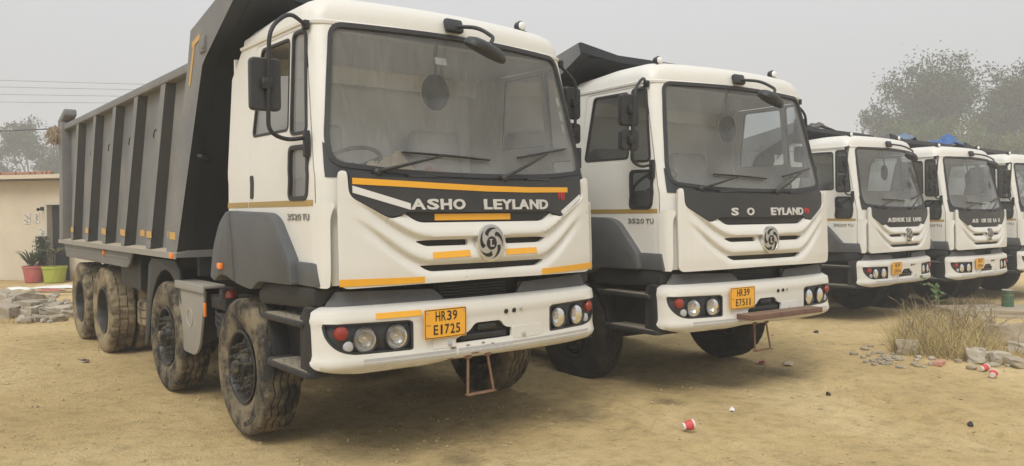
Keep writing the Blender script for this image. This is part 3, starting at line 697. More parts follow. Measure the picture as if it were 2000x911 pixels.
def link_mirror(name, parent, key, fn, m):
    if (key, m) not in MC: MC[(key, m)] = fn(); MC[(key, m)].name = key
    return link(name, mirror_mesh(MC[(key, m)]), m, parent)
def make_truck(i, name_skip, plate, red, opt):
    x, y, a, z = TRUCKS[i]
    t = empty('tipper_truck', (x, y, z), a); near = i == 0
    # ---- cab
    cab = part('cab_shell', t, 'cab_shell', lambda: patch(SHELL, [WS, offs(side_poly(DOOR, .05), .007), rot180(offs(side_poly(DOOR, .05), .007))], cabP, .055, -.035, 0), 'white_paint')
    part('roof', t, 'roof', roof_mesh, 'white_paint')
    part('rear_wall', t, 'cab_rear', lambda: MB().box((0, 1.775, 2.10), (2.26, .03, 1.55)).box((0, 1.60, 2.82), (2.18, .03, .15)), 'liner')
    part('headliner', t, 'headliner', lambda: MB().box((0, 1.02, 2.895), (2.16, 1.1, .02)), 'liner')
    part('cab_floor', t, 'cab_floor', lambda: MB().box((0, 1.02, 1.36), (2.20, 1.46, .04)).box((0, 1.2, 1.62), (.6, .9, .48)), 'interior')
    part2('gap_backing', t, 'gap_backing', (lambda: MB().prism([(.36, 1.34), (.38, 1.7), (1.5, 1.7), (1.5, 1.34)], 'x', -1.135, -1.125)), 'interior')
    part('windscreen', t, 'windscreen', lambda: sheet(offs(WS, .004), [], cabP, .09, -.006), 'windscreen_glass')
    part('windscreen_seal', t, 'ws_seal', lambda: patch(offs(WS, .022), [offs(WS, -.010)], cabP, .05, -.02, .012), 'rubber_seal')
    cow = [(-1.135, 1.900), (-1.128, 2.16)]+[(-1.10, 2.2), (1.10, 2.2), (1.128, 2.16), (1.135, 1.900), (.5, 1.880), (0, 1.875), (-.5, 1.880)]
    part('cowl_panel', t, 'cowl', lambda: patch(cow, [offs(WS, .008)+[]], cabP, .05, -.01, .005) if False else patch(rpoly([(-1.135, 1.895), (-1.135, 2.12)]+[p for p in offs(WS, .010) if p[1] < 2.12 and p[0] < 0 and p[1] < 2.12][:0]+cowl_top()+[(1.135, 2.12), (1.135, 1.895), (.5, 1.878), (0, 1.873), (-.5, 1.878)], 0), [], cabP, .045, -.01, .005), 'dark_plastic')
    ROT = rot180
    for side in (-1, 1):
        f = (lambda p: p) if side < 0 else ROT; k = 'L' if side < 0 else 'R'
        dp = side_poly(DOOR, .05); wn, qu, lo = side_poly(WIN, .04), side_poly(QUA, .045), side_poly(LOW, .045)
        d = part('door', t, 'door'+k, lambda: patch(f(dp), [f(wn), f(qu), f(lo)], cabP, .05, -.03, .002), 'white_paint')
        if near and side < 0:                # window wound halfway: lower pane raised, upper part open
            part('window_glass', d, 'glassw'+k, lambda: sheet(f(side_poly([(.665, 2.23), (.686, 2.60), (1.225, 2.66), (1.295, 2.235)], .02)), [], cabP, .1, -.012), 'side_glass_dusty')
        else: part('window_glass', d, 'glassW'+k, lambda: sheet(f(offs(wn, .004)), [], cabP, .1, -.012), 'side_glass_clear' if near else 'side_glass')
        part('quarter_glass', d, 'glassq'+k, lambda: sheet(f(offs(qu, .004)), [], cabP, .1, -.010), 'side_glass_dusty' if near else 'side_glass')
        part('lower_glass', d, 'glassl'+k, lambda: sheet(f(offs(lo, .004)), [], cabP, .1, -.012), 'side_glass_dusty' if near else 'side_glass')
        part('window_seal', d, 'sealw'+k, lambda: patch(offs(f(wn), .012), [offs(f(wn), -.007)], cabP, .05, -.015, .005), 'rubber_seal')
        part('quarter_seal', d, 'sealq'+k, lambda: patch(offs(f(qu), .013), [offs(f(qu), -.009)], cabP, .05, -.015, .007), 'rubber_seal')
        part('lower_seal', d, 'seall'+k, lambda: patch(offs(f(lo), .016), [offs(f(lo), -.013)], cabP, .04, -.015, .010), 'rubber_seal')
        part('door_handle', d, 'handle'+k, lambda: patch(f(side_poly([(1.255, 1.775), (1.255, 1.945), (1.315, 1.945), (1.315, 1.775)], .02)), [], cabP, .03, 0, .008), 'black_trim')
        part('stripe', d, 'stripe'+k, lambda: patch(f([(-su(Y, zz), zz) for Y, zz in ((.275, 1.712), (.275, 1.752), (1.35, 1.752), (1.35, 1.712))]), [], cabP, .06, .0, .0045), 'gold_stripe')
        part('stripe', cab, 'stripeb'+k, lambda: patch(f([(-su(Y, zz), zz) for Y, zz in ((1.37, 1.712), (1.37, 1.752), (1.798, 1.752), (1.798, 1.712))]), [], cabP, .06, -.002, .003), 'gold_stripe')
        if side < 0:
            txt = '3520TU'; xs = -.645
            for ch, wd in zip(txt, (.047, .047, .047, .050, .045, .045)):
                put_glyph(d, ch, xs, 1.622, wd, .042, sideP, 'grey_letter', off=.003, bold=.012); xs += wd+.0085+(.012 if ch == '0' else 0)
    # ---- interior
    ds = part('dashboard', t, 'dash', lambda: MB().prism(rpoly([(.36, 1.90), (.60, 1.93), (.80, 1.90), (.86, 1.80), (.86, 1.45), (.42, 1.45)], .05), 'x', -1.08, 1.08), 'dashboard')
    part('dashboard_top', t, 'dash2', lambda: MB().prism([(-1.0, .42), (-.9, .30), (0, .17), (.9, .30), (1.0, .42)], 'z', 1.885, 1.90), 'dashboard')
    part('steering_wheel', t, 'steer', lambda: steer(), 'black_trim')
    for sx in (-.58, .60):
        part('seat', t, 'seat', seat_mesh, 'seat_fabric', (sx, 1.28, 1.38))
    if opt.get('cushion'): part('seat_cover', t, 'bunk', lambda: MB().rbox((0, 1.70, 2.25), (1.1, .06, .75), .03), 'liner', (-.35, 0, .05))
    # ---- front panel
    pn = part('front_panel', t, 'front_panel', lambda: patch(PANEL, SLOTS, cabP, .016, .0, .03, prelief, angle=60), 'white_paint')
    part('slot_backing', t, 'slot_backing', lambda: patch([(-1.0, 1.21), (-1.0, 1.9), (1.0, 1.9), (1.0, 1.21)][::-1], [], cabP, .1, -.02, .002), 'chassis')
    part('grille_insert', t, 'grille_insert', lambda: patch(GRILLE, [], cabP, .05, .0, .022), 'black_trim')
    nm = part('name_panel', t, 'name_panel', lambda: patch(NAME, [], cabP, .045, .0, .046), 'name_panel')
    lets = [('A', -.600, .108), ('S', -.482, .088), ('H', -.382, .086), ('O', -.284, .096), ('K', -.176, .092), ('L', -.030, .072), ('E', .052, .076), ('Y', .122, .104), ('L', .226, .070), ('A', .288, .104), ('N', .400, .090), ('D', .500, .092)]
    if plate is not None or i < 4:
        for j, (c, xx, ww) in enumerate(lets):
            if j in name_skip: continue
            put_glyph(nm, c, xx, 1.684, ww, .072, cabP, 'letter_silver', off=.0465, bold=.035, depth=.008)
    if red: put_text(nm, red, .715 if near else .625, 1.752 if near else 1.69, .085, .075 if near else .062, cabP, 'red_letter', off=.0465, bold=.02, depth=.003)
    bd = part('badge', t, 'badge', lambda: patch(ellipse(0, 0, .112, .121, 40), [], badgeP, .03, -.02, .006), 'badge_silver')
    def blade(k):
        a0 = 2*math.pi*k/5+.35; q = []
        for s_ in range(10): th = s_/9; q.append((.052+.050*th**.8, a0+1.12*th))
        for s_ in range(1, 10): th = s_/9; q.append((.102-.050*th**1.6, a0+1.12-1.12*th-.62*math.sin(math.pi*th)))
        return patch([(r*math.cos(-b), r*1.08*math.sin(-b)) for r, b in q], [], badgeP, .02, .004, .0085)
    if i < 4:
        for k in range(5): part('badge_blade', bd, f'badge_blade{k}', lambda: blade(k), 'plate_black')
    part('badge_rim', bd, 'badge_rim', lambda: patch(ellipse(0, 0, .120, .129, 40), [ellipse(0, 0, .110, .119, 40)], badgeP, .03, -.02, .010), 'chrome')
    part('badge_centre', bd, 'badge_centre', lambda: patch(ellipse(.002, -.002, .043, .047, 24), [], badgeP, .02, .004, .009), 'plate_black')
    if i < 4:
        put_glyph(bd, 'L', -.014, -.026, .034, .05, badgeP, 'badge_silver', off=.009, bold=.03, depth=.004)
        part('letter', bd, 'lserif', lambda: patch([(-.022, .020), (-.022, .026), (.008, .026), (.008, .020)][::-1], [], badgeP, .02, .009, .0132), 'badge_silver')
    # corner wind deflectors
    DF = rpoly([(-1.200, 1.20), (-1.200, 1.70), (-1.175, 1.735), (-1.105, 1.745), (-1.085, 1.72), (-1.108, 1.64), (-1.112, 1.26), (-1.115, 1.195)], [.02, .03, .03, .02, .02, .05, .03, .02])
    def deflector():
        def rel(u, z): return .026*sstep(np.abs(u), 1.21, 1.13)
        return patch(DF[::-1], [], cabP, .02, .004, .034, rel, angle=40)
    part2('corner_deflector', t, 'deflector', deflector, 'white_paint')
    # cowl grab handles, wipers
    for hx in (-.50, .52):
        part('grab_handle', t, 'grab', lambda: MB().tube([(-.105, -.028, 0), (.105, -.028, 0)], .013, 8).rbox((-.095, -.01, 0), (.035, .045, .04), .008).rbox((.095, -.01, 0), (.035, .045, .04), .008), 'black_trim', tuple(cabP(hx, 1.905))+() if False else (hx, float(cabP(hx, 1.905)[1]), 1.902))
    def onglass(u, z, d): 
        P = cabP(np.array([u]), np.array([z]))[0]; return (P[0], P[1]-d, P[2]+d*.15)
    def wiper(p, m, e0, e1):
        def g():
            a = MB(); A = onglass(p[0], p[1], .02); B = onglass(m[0], m[1], .045)
            a.lathe([(.03, .01), (.03, -.03), (.015, -.045), (0, -.045)], 'y', A, 10)
            a.tube([onglass(p[0], p[1], .045), onglass((p[0]+m[0])/2, (p[1]+m[1])/2, .055), B], [.014, .011, .008], 6)
            n = 8; a.tube([onglass(e0[0]+(e1[0]-e0[0])*k/n, e0[1]+(e1[1]-e0[1])*k/n, .018+.012*math.sin(math.pi*k/n)) for k in range(n+1)], .008, 6)
            a.tube([onglass(e0[0]+(e1[0]-e0[0])*k/n*1., e0[1]+(e1[1]-e0[1])*k/n, .006) for k in range(n+1)], .005, 4)
            return a
        return g
    part('wiper', t, 'wiperA', wiper((-.82, 1.925), (-.33, 2.045), (-.62, 2.065), (.08, 2.035)), 'black_trim')
    part('wiper', t, 'wiperB', wiper((.17, 1.905), (.66, 2.10), (.36, 2.065), (.93, 2.16)), 'black_trim')
    # ---- mirrors, marker lamps
    mirror_part(t, 'driver', opt.get('two_driver', True)); mirror_part(t, 'passenger', True)
    fm = part('kerb_mirror', t, 'kerb_mirror', lambda: kerb_mirror(), 'mirror_back')
    for lx in ((-.93, .74) if opt.get('left_lamp', True) else (.74,)):
        lo = part('marker_lamp', t, 'marker', lambda: MB().rbox((0, 0, .012), (.07, .06, .026), .008).lathe([(.030, .02), (.034, -.01), (.026, -.022), (0, -.022)], 'y', (0, 0, .05), 14), 'black_trim', (lx, .52, 3.070 if abs(lx) > .8 else 3.098)); lo.scale = (1.35, 1.35, 1.35)
        part('lens', lo, 'marker_lens', lambda: MB().lathe([(.027, -.02), (.022, -.032), (.01, -.037), (0, -.037)], 'y', (0, 0, .05), 14), 'white_lens')
    # ---- bumper
    mirlamp = rot180(LAMP)
    bu = part('bumper', t, 'bumper', lambda: patch(BUMP, [LAMP, mirlamp, FOG], bumpP, .03, -.02, 0, brelief, angle=45), 'white_paint')
    part('bumper_beam', t, 'bumper_beam', lambda: MB().box((0, .20, .83), (2.0, .10, .22)).box((0, .32, .69), (1.9, .1, .10)), 'chassis')
    part('fog_recess', t, 'fog_recess', lambda: patch(offs(FOG, .01), [], bumpP, .05, -.07, -.045), 'chassis')
    part('tow_hook', t, 'tow_hook', lambda: MB().rbox((0, .035, .86), (.17, .05, .055), .02).rbox((-.03, .03, .80), (.40, .04, .04), .01), 'black_trim')
    for s in (-1, 1):
        f = (lambda p: p) if s < 0 else rot180; k = 'L' if s < 0 else 'R'
        hu = part('headlamp_housing', t, 'housing'+k, lambda: patch(offs(f(LAMP), .002), [ellipse(s*.712, .855, .086, .088), ellipse(s*.930, .852, .086, .088)], bumpP, .03, -.05, -.012, lambda u, z: -.014+.010*np.cos((z-.86)*22)), 'lamp_housing')
        part('headlamp_rim', hu, 'lamprim'+k, lambda: patch(offs(f(LAMP), .004), [offs(f(LAMP), -.012)], bumpP, .03, -.02, .001), 'lamp_housing')
        for hx in (.712, .930):
            P = bumpP(np.array([s*hx]), np.array([.855]))[0]; yw = math.atan2(2*.075*hx*s, 1)*1.0
            hl = part('headlight', hu, 'headlight', lambda: MB().lathe([(.084, .0), (.088, -.012), (.081, -.020), (.077, -.004)], 'y', (0, 0, 0), 28), 'lamp_housing', (P[0], P[1]+.014, P[2]), (0, 0, yw))
            # bowls sit inside the housing
            b1 = part('reflector', hu, 'reflector', lambda: MB().lathe([(.080, -.002), (.072, .025), (.050, .050), (.026, .060), (.024, .030), (.018, .018), (0, .016)], 'y', (0, 0, 0), 28), 'chrome', (P[0], P[1]+.014, P[2]), (0, 0, yw))
            b2 = part('lens', hu, 'headlens', lambda: MB().lathe([(.081, -.006), (.065, -.016), (.035, -.023), (0, -.025)], 'y', (0, 0, 0), 28), 'lamp_glass', (P[0], P[1]+.014, P[2]), (0, 0, yw))
        def dome(u, zz, r, key, m, d=.03):
            P = bumpP(np.array([s*u]), np.array([zz]))[0]; e = 1e-3; Q = bumpP(np.array([s*u+e]), np.array([zz]))[0]-P
            part('indicator', hu, key, lambda: MB().lathe([(r*1.12, .03), (r*1.12, 0), (r, -.002), (r*.93, -d*.55), (r*.6, -d*.9), (0, -d)], 'y', (0, 0, 0), 18), m, tuple(P+np.array([0, .008, 0])), (0, 0, math.atan2(Q[1], Q[0])))
        dome(1.088, .908, .041, 'ind_red', 'red_lens', .020); dome(1.042, .820, .031, 'ind_grey', 'grey_lens', .010)
        part('trim_lower', t, 'skirt'+k, lambda: patch(f(rpoly([(-1.24, 1.045), (-.31, 1.035), (-.34, 1.09), (-.40, 1.145), (-1.13, 1.165), (-1.20, 1.10)], .02)), [], bumpP, .04, -.075, -.055, lambda u, z: -.35*(z-1.045)), 'fender_plastic')
        part('bumper_end', t, 'bumper_end'+k, lambda: patch(f(rpoly([(-1.43, .655), (-1.43, 1.085), (-1.288, 1.065), (-1.288, .68)], .02)), [], bumpP, .03, -.05, -.002, lambda u, z: -.05*sstep(z, 1.0, 1.08)), 'step_plastic')
    part('radiator', t, 'radiator', lambda: MB().box((0.03, .22, 1.11), (.72, .05, .22)), 'chassis')
    for k in range(6): part('radiator_fin', t, 'radiator_fin', lambda: MB().rbox((0, 0, 0), (.60, .02, .013), .003), 'dark_plastic', (-.01, .168, 1.045+k*.021))
    part('cover_bracket', t, 'cover_bracket', lambda: MB().tube([(.42, .13, 1.10), (.52, .12, 1.085), (.60, .12, 1.12)], .012, 6).rbox((.42, .14, 1.10), (.05, .05, .09), .01), 'tank_grey')
    for hx, hz in ((.30, .965), (.325, .775), (-.33, .775), (.16, .955), (.235, .957)): 
        part('bolt', bu, 'bumper_bolt', lambda: MB().lathe([(.018, .004), (.018, -.006), (.009, -.007), (.009, -.016), (0, -.016)], 'y', (0, 0, 0), 10), 'scraped' if hz < .95 or hx > .28 else 'chassis', (hx, float(bumpP(hx, hz)[1])-(.006 if hz < .8 else .001), hz))
    part('hook_cover', bu, 'hook_cover', lambda: patch(rpoly([(.225, .752), (.50, .752), (.52, .79), (.51, .838), (.225, .838)], .015), [], bumpR, .05, -.004, .005), 'white_paint')
    part('hook_cover', bu, 'hook_cover2', lambda: patch(rpoly([(-.46, .748), (-.285, .748), (-.285, .815), (-.46, .815)], .012), [], bumpR, .05, -.004, .005), 'white_paint')
    tape(bu, ((-.95, .700), (-.95, .733), (-.28, .733), (-.28, .700))[::-1], bumpR, 'scraped', .003, 'scuffed_strip')
    tape(bu, ((-.26, .698), (-.26, .735), (1.05, .735), (1.05, .698))[::-1], bumpR, 'scraped', .003, 'scuffed_strip')
    pl = None
    if plate:
        pl = part('number_plate', t, 'number_plate', lambda: patch(rpoly([(-.17, -.1), (.17, -.1), (.17, .1), (-.17, .1)], .008), [], plateP, .1, -.006, 0), 'plate_yellow', (0, 0, 0), None)
        part('plate_border', pl, 'plate_border', lambda: patch([(-.165, -.095), (.165, -.095), (.165, .095), (-.165, .095)], [[(-.161, -.091), (.161, -.091), (.161, .091), (-.161, .091)]], plateP, .1, 0, .0012), 'plate_black')
        def line(txt, xx, zz, wd, ht):
            n = len(txt); cw = wd/(n+.28*(n-1))
            for q, c in enumerate(txt):
                k1 = .42 if c == '1' else 1
                put_glyph(pl, c, xx+q*cw*1.28+(cw*.3 if c == '1' else 0), zz, cw*k1, ht, plateP, 'plate_black', off=.0005, bold=.012, depth=.0015)
        line(plate[0], -.082, .017, .175, .066); line(plate[1], -.098, -.073, .215, .066)
        if i < 2:
            line_ = put_text(pl, 'IND', -.155, -.012, .036, .013, plateP, 'plate_faint', off=.0005, bold=.0, depth=.001)
            for bx in (-.148, .148):
                for bz in (-.08, .08): part('bolt', pl, 'plate_bolt', lambda: MB().lathe([(.007, 0), (.007, -.003), (0, -.004)], 'y', (0, 0, 0), 8), 'scraped', (bx-.371, -.015, bz+.921))
    part('ladder_step', t, 'ladder_step', lambda: MB().tube([(-.165, .02, .66), (-.19, -.01, .405)], .010, 6).tube([(.005, .02, .66), (.035, -.01, .405)], .010, 6).rbox((-.078, -.012, .405), (.25, .045, .012), .004).rbox((-.165, .03, .665), (.05, .05, .03), .006).rbox((.005, .03, .665), (.05, .05, .03), .006), 'rust') if opt.get('ladder', i < 2) else None
    if opt.get('brown_step'):
        st = empty('x', (0, 0, 0)); bpy.data.objects.remove(st)
        s0 = part('front_step', t, 'front_step', lambda: MB().rbox((.10, -.155, .752), (1.06, .028, .052), .006).rbox((-.42, -.075, .752), (.03, .17, .05), .006).rbox((.62, -.075, .752), (.03, .17, .05), .006), 'rust_step')
        for k in range(4): part('tread_bar', s0, 'tread_bar', lambda: MB().rbox((.10, 0, .768), (1.02, .022, .018), .004), 'rust_step', (0, -.118+k*.034, 0))
    # ---- mudguards, steps
    FP = [(1.56, 1.69), (.86, 1.672), (.74, 1.632), (.47, 1.352), (.44, 1.20), (1.02, 1.19), (1.14, 1.12), (1.30, 1.13), (1.47, 1.15)]
    part2('mudguard_front', t, 'mudguard_front', lambda: recalc(MB().prism(rpoly(FP, [.03, .1, .08, .04, .02, .05, .05, .1, .0]), 'x', -1.265, -1.02, .022).mesh('mg', 40)), 'fender_plastic')
    part2('sill_panel', t, 'sill_panel', lambda: recalc(MB().prism([(.50, 1.352), (.20, 1.350), (.17, 1.20), (.50, 1.20)], 'x', -1.215, -1.10, .010).mesh('sl', 40)), 'fender_plastic')
    part2('mudguard_rear', t, 'mudguard_rear', lambda: recalc(MB().prism(rpoly([(1.475, 1.155), (1.565, 1.695), (1.64, 1.68), (1.78, 1.60), (1.93, 1.41), (2.0, 1.16), (1.90, 1.135), (1.78, 1.20), (1.62, 1.19)], [0, .02, .06, .1, .15, .03, .03, .08, .08]), 'x', -1.275, -1.02, .022).mesh('mgr', 40)), 'fender_plastic')
    hl = part2('side_repeater', t, 'repeater', lambda: MB().rbox((-1.285, 1.73, 1.265), (.03, .085, .05), .01), 'orange_lens')
    HP = [(.26, 1.20), (1.06, 1.185), (1.20, 1.10), (1.10, .98), (1.0, .82), (.955, .62), (.27, .62), (.27, 1.02)]
    sh = part2('step_housing', t, 'step_housing', lambda: recalc(MB().prism(rpoly(HP, [.02, .03, .05, .1, .1, .02, .02, .02]), 'x', -1.06, -.70, .015).mesh('sh', 40)), 'step_plastic')
    part2('step_panel', t, 'step_panel', lambda: recalc(MB().prism(rpoly([(.22, 1.196), (1.03, 1.183), (1.17, 1.10), (1.13, 1.02), (.30, 1.06), (.22, 1.08)], .03), 'x', -1.205, -1.0, .018).mesh('sp', 40)), 'step_plastic')
    part2('step_cheek', t, 'step_cheek', lambda: recalc(MB().prism(rpoly([(.22, .64), (.24, 1.07), (.33, 1.07), (.33, .64)], .02), 'x', -1.240, -.98, .02).mesh('sc', 40)), 'step_plastic')
    part2('step_cheek', t, 'step_cheek_rear', lambda: recalc(MB().prism([(1.17, 1.05), (1.115, .97), (1.015, .80), (.965, .61), (.935, .61), (.975, .80), (1.07, .97), (1.12, 1.05)], 'x', -1.18, -.98, .004).mesh('scr', 40)), 'step_plastic')
    for zz, Y0, Y1, k in ((.965, .30, 1.10, 'A'), (.648, .22, .99, 'B')):
        ss = part2('step', t, 'step'+k, lambda: recalc(MB().prism(rpoly([(-1.262, Y0), (-1.262, Y1-.10), (-1.19, Y1), (-.98, Y1), (-.98, Y0)], [.03, .06, .04, 0, 0]), 'z', zz-.028, zz+.010, .008).mesh('st', 40)), 'step_plastic')
        def tread():
            hs_ = [ellipse(-1.21+.05*(p+.5*(q % 2)), Y0+.10+.062*q, .012, .016, 8) for p in range(3) for q in range(8)]
            def flat(u, v): return np.stack([u, v, np.full_like(u, zz+.010)], -1)
            return patch(rpoly([(-1.245, Y0+.04), (-1.04, Y0+.04), (-1.04, Y1-.16), (-1.245, Y1-.16)], .02), hs_, flat, .06, .0005, .007)
        tr = part('tread_plate', ss[0], 'tread'+k, tread, 'scraped_tread'); link('tread_plate', mirror_mesh(tr.data), 'scraped_tread', ss[1])
    # ---- chassis
    part2('chassis_rail', t, 'rails', (lambda: MB().box((-.43, 4.45, .90), (.08, 7.9, .27))), 'chassis')
    for yy in (.6, 2.4, 4.2, 5.2, 7.2, 8.2): part('crossmember', t, 'cross', lambda: MB().box((0, 0, .9), (.77, .12, .2)), 'chassis', (0, yy, 0))
    part('engine', t, 'engine', lambda: MB().rbox((0, 1.1, .98), (.9, 1.5, .62), .06).rbox((0, 1.0, .62), (.5, .9, .2), .06).box((0, .55, 1.2), (1.9, .3, .28)), 'chassis')
    part('sub_frame', t, 'sub_frame', lambda: MB().box((0, 5.4, 1.15), (1.0, 5.9, .24)), 'chassis')
    AX = (1.47, 3.455, 6.151, 7.513)
    for q, yy in enumerate(AX):
        part('axle', t, 'axle_f' if q < 2 else 'axle_r', lambda: MB().tube([(-1.0, 0, 0), (1.0, 0, 0)], .075 if q < 2 else .095, 10).rbox((0, 0, 0), (.35, .3, .3) if q > 1 else (.2, .18, .18), .06), 'chassis', (0, yy, .512 if q > 1 else .46))
        part2('leaf_spring', t, 'leaf', (lambda: leafspring()), 'chassis', (0, yy, .64))
        part2('brake_drum', t, 'drum', (lambda: MB().lathe([(0, -.80), (.2, -.80), (.21, -.82), (.21, -1.0), (0, -1.0)], 'x', (0, 0, 0), 20)), 'chassis', (0, yy, .512))
        full = near
        for right in (False, True):
            s = 1 if right else -1
            if q < 2:
                wheel(t, s*1.098, yy, False, right, .35+.9*q+i, full and not right, None if i else False)
            else:
                wheel(t, s*1.098, yy, True, right, .3+q+i, False, True if i < 2 else None)
                wheel(t, s*.775, yy, True, right, .8+q+i, False, True if i < 2 else None) if i < 2 or not right else None
    # ---- between the axles, both sides alike
    part2('tank_cover', t, 'tank_cover', lambda: recalc(MB().prism(rpoly([(3.06, 1.02), (3.06, .56), (2.93, .44), (2.62, .44), (2.50, .52), (2.40, .80), (2.34, 1.02)], [.02, .06, .05, .05, .06, .1, .02]), 'x', -1.215, -1.19, .006).mesh('tc', 40)), 'tank_grey')
    tl = part2('tank_lid', t, 'tank_lid', lambda: MB().rbox((-1.145, 2.70, 1.055), (.19, .80, .03), .010).rbox((-1.228, 2.70, 1.030), (.022, .80, .06), .006), 'tank_grey')
    part2('tank_box', t, 'tank_box', lambda: MB().rbox((-1.03, 2.78, .79), (.30, .50, .46), .03), 'chassis')
    def ring():
        f_ = lambda u, v: np.stack([np.full_like(u, -1.215), -u, v], -1)
        return patch(ellipse(-2.74, .76, .085, .085, 28), [ellipse(-2.74, .76, .070, .070, 28)], f_, .03, 0, .006)
    part2('cover_emblem', t, 'cover_emblem', ring, 'stone_pale')
    part2('reflector', t, 'side_reflector', lambda: MB().rbox((-1.205, 2.36, .86), (.02, .035, .12), .006), 'orange_lens')
    part2('air_tank', t, 'air_tank', lambda: MB().lathe([(0, 0), (.08, .02), (.115, .06), (.115, .50), (.08, .54), (0, .56)], 'y', (-.93, 1.98, .60), 18), 'rust')
    part2('battery_tray', t, 'battery_tray', lambda: MB().rbox((-1.02, 2.14, .93), (.30, .34, .10), .015).rbox((-1.10, 2.16, .74), (.10, .18, .22), .015).rbox((-1.14, 2.06, .99), (.06, .1, .12), .01).rbox((-1.12, 2.30, .97), (.08, .12, .04), .01), 'chassis')
    part2('valve_cap', t, 'valve_cap', lambda: MB().lathe([(.055, 0), (.055, .03), (.04, .055), (0, .065)], 'z', (-1.10, 2.02, .985), 14), 'red_lens')
    for k in range(3): part2('air_hose', t, f'air_hose{k}', lambda: MB().tube(arc_path([(-1.10, 2.3, .90-.03*k), (-1.17, 2.22, .84-.05*k), (-1.08, 1.95, .80-.07*k), (-.9, 1.9, .7)], .1), .012, 6), 'black_trim')
    AP = [(4.34, .33), (4.12, 1.18), (3.98, 1.245), (3.12, 1.245), (3.02, 1.17), (2.98, .84), (3.05, .84)]
    arch = [(3.455+.60*math.cos(b), .52+.60*math.sin(b)) for b in [math.pi*.22+(math.pi*.70)*k/14 for k in range(15)]]
    arch2 = [(3.53+.62*math.cos(b), .50+.63*math.sin(b)) for b in np.linspace(math.pi*.80, -.12*math.pi, 16)]
    part2('axle_mudguard', t, 'axle_mudguard', lambda: recalc(MB().prism([(4.26, .33), (4.16, .80), (4.06, 1.17), (3.95, 1.235), (3.16, 1.24), (3.04, 1.17), (2.97, .84), (3.02, .86), (3.1, .97), (3.2, 1.06), (3.32, 1.12), (3.47, 1.145), (3.62, 1.12), (3.76, 1.05), (3.88, .94), (3.98, .80), (4.10, .45), (4.18, .33)], 'x', -1.215, -1.19, .004).mesh('am', 40)), 'dark_plastic')
    part2('mudguard_skin', t, 'mudguard_skin', lambda: skin_strip([(4.10, .45), (3.98, .80), (3.88, .94), (3.76, 1.05), (3.62, 1.12), (3.47, 1.145), (3.32, 1.12), (3.2, 1.06), (3.1, .97), (3.02, .86)], -1.19, -.80), 'chassis')
    part2('mud_flap', t, 'mud_flap', lambda: MB().box((-.98, 4.95, 1.07), (.40, .85, .40)), 'chassis')
    part2('air_filter', t, 'air_filter', lambda: MB().lathe([(0, 0), (.09, .01), (.11, .05), (.11, .26), (.07, .30), (.06, .40), (0, .40)], 'z', (-1.02, 4.42, .72), 16).tube(arc_path([(-1.02, 4.42, 1.1), (-1.05, 4.45, 1.2), (-.8, 4.5, 1.25)], .08), .04, 8).lathe([(0, -.1), (.05, -.1), (.055, 0), (0, .01)], 'y', (-1.09, 4.36, 1.02), 12), 'black_trim')
    if i < 2:
        sp = part('spare_wheel', t, 'tyre_rear', lambda: tyre(True), 'tyre_muddy', (-.62, 4.80, .59), (0, math.pi/2, 0)); part('rim', sp, 'front_rim', front_rim, 'rim')
    # ---- tipper body
    db = part('dump_body', t, 'dump_floor', lambda: recalc(MB().prism(rpoly([(-1.305, 1.285), (-1.305, 1.325), (-1.19, 1.345), (1.19, 1.345), (1.305, 1.325), (1.305, 1.285)], 0), 'y', 2.80, 8.50).mesh('df', 30)), 'body_steel')
    part2('floor_edge', db, 'floor_edge', lambda: MB().box((-1.309, 5.65, 1.298), (.008, 5.70, .050)), 'tank_grey')
    fx = lambda zz, y0, y1: y0+(y1-y0)*(zz-1.33)/(2.90-1.33)
    for k, s in (('L', -1), ('R', 1)):
        def wall(): return recalc(MB().prism([(2.95, 1.34), (8.42, 1.34), (8.20, 2.90), (2.20, 2.90)], 'x', -1.185, -1.165).mesh('w', 30))
        wl = part('side_panel', db, 'side_wall', wall, 'body_steel') if s < 0 else link('side_panel', mirror_mesh(MC[('side_wall', 'body_steel')]), 'body_steel', db)
    part2('top_rail', db, 'top_rail', lambda: recalc(MB().prism(rpoly([(-1.275, 2.865), (-1.275, 2.945), (-1.15, 2.96), (-1.15, 2.865)], .015), 'y', 2.33, 8.26).mesh('tr', 30)), 'body_steel')
    RB = [(3.80, -.56), (4.83, -.62), (5.74, -.60), (6.70, -.54), (7.66, -.46)]
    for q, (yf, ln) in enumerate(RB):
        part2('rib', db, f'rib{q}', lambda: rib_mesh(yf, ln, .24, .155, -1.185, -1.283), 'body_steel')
    part('corner_post', db, 'corner_post', lambda: recalc(MB().prism([(2.84, 1.33), (3.16, 1.33), (2.44, 2.92), (2.345, 3.185), (1.26, 3.40), (1.22, 3.285), (1.98, 2.91), (2.06, 2.86)], 'x', -1.287, -1.17).mesh('cp', 40), 'post'), 'body_steel')
    link_mirror('corner_post', db, 'corner_post_low', lambda: recalc(MB().prism([(2.84, 1.33), (3.16, 1.33), (2.44, 2.92), (2.345, 3.10), (1.26, 3.30), (1.22, 3.20), (1.98, 2.91), (2.06, 2.86)], 'x', -1.287, -1.17).mesh('cp', 40), 'post'), 'body_steel')
    part2('rear_post', db, 'rear_post', lambda: recalc(MB().prism([(8.24, 1.33), (8.50, 1.33), (8.30, 2.98), (8.10, 2.98)], 'x', -1.30, -1.14, .006).mesh('rp', 40)), 'body_steel')
    part('front_wall', db, 'front_wall', lambda: recalc(MB().prism([(2.855, 1.33), (2.88, 1.33), (2.10, 2.87), (1.255, 3.285), (1.25, 3.265), (2.075, 2.855)], 'x', -1.172, 1.172).mesh('fw', 30)), 'body_front')
    part2('front_stiffener', db, 'front_stiff', (lambda: MB().prism([(2.83, 1.36), (2.86, 1.36), (2.09, 2.86), (2.055, 2.86)], 'x', -.86, -.80)), 'body_front')
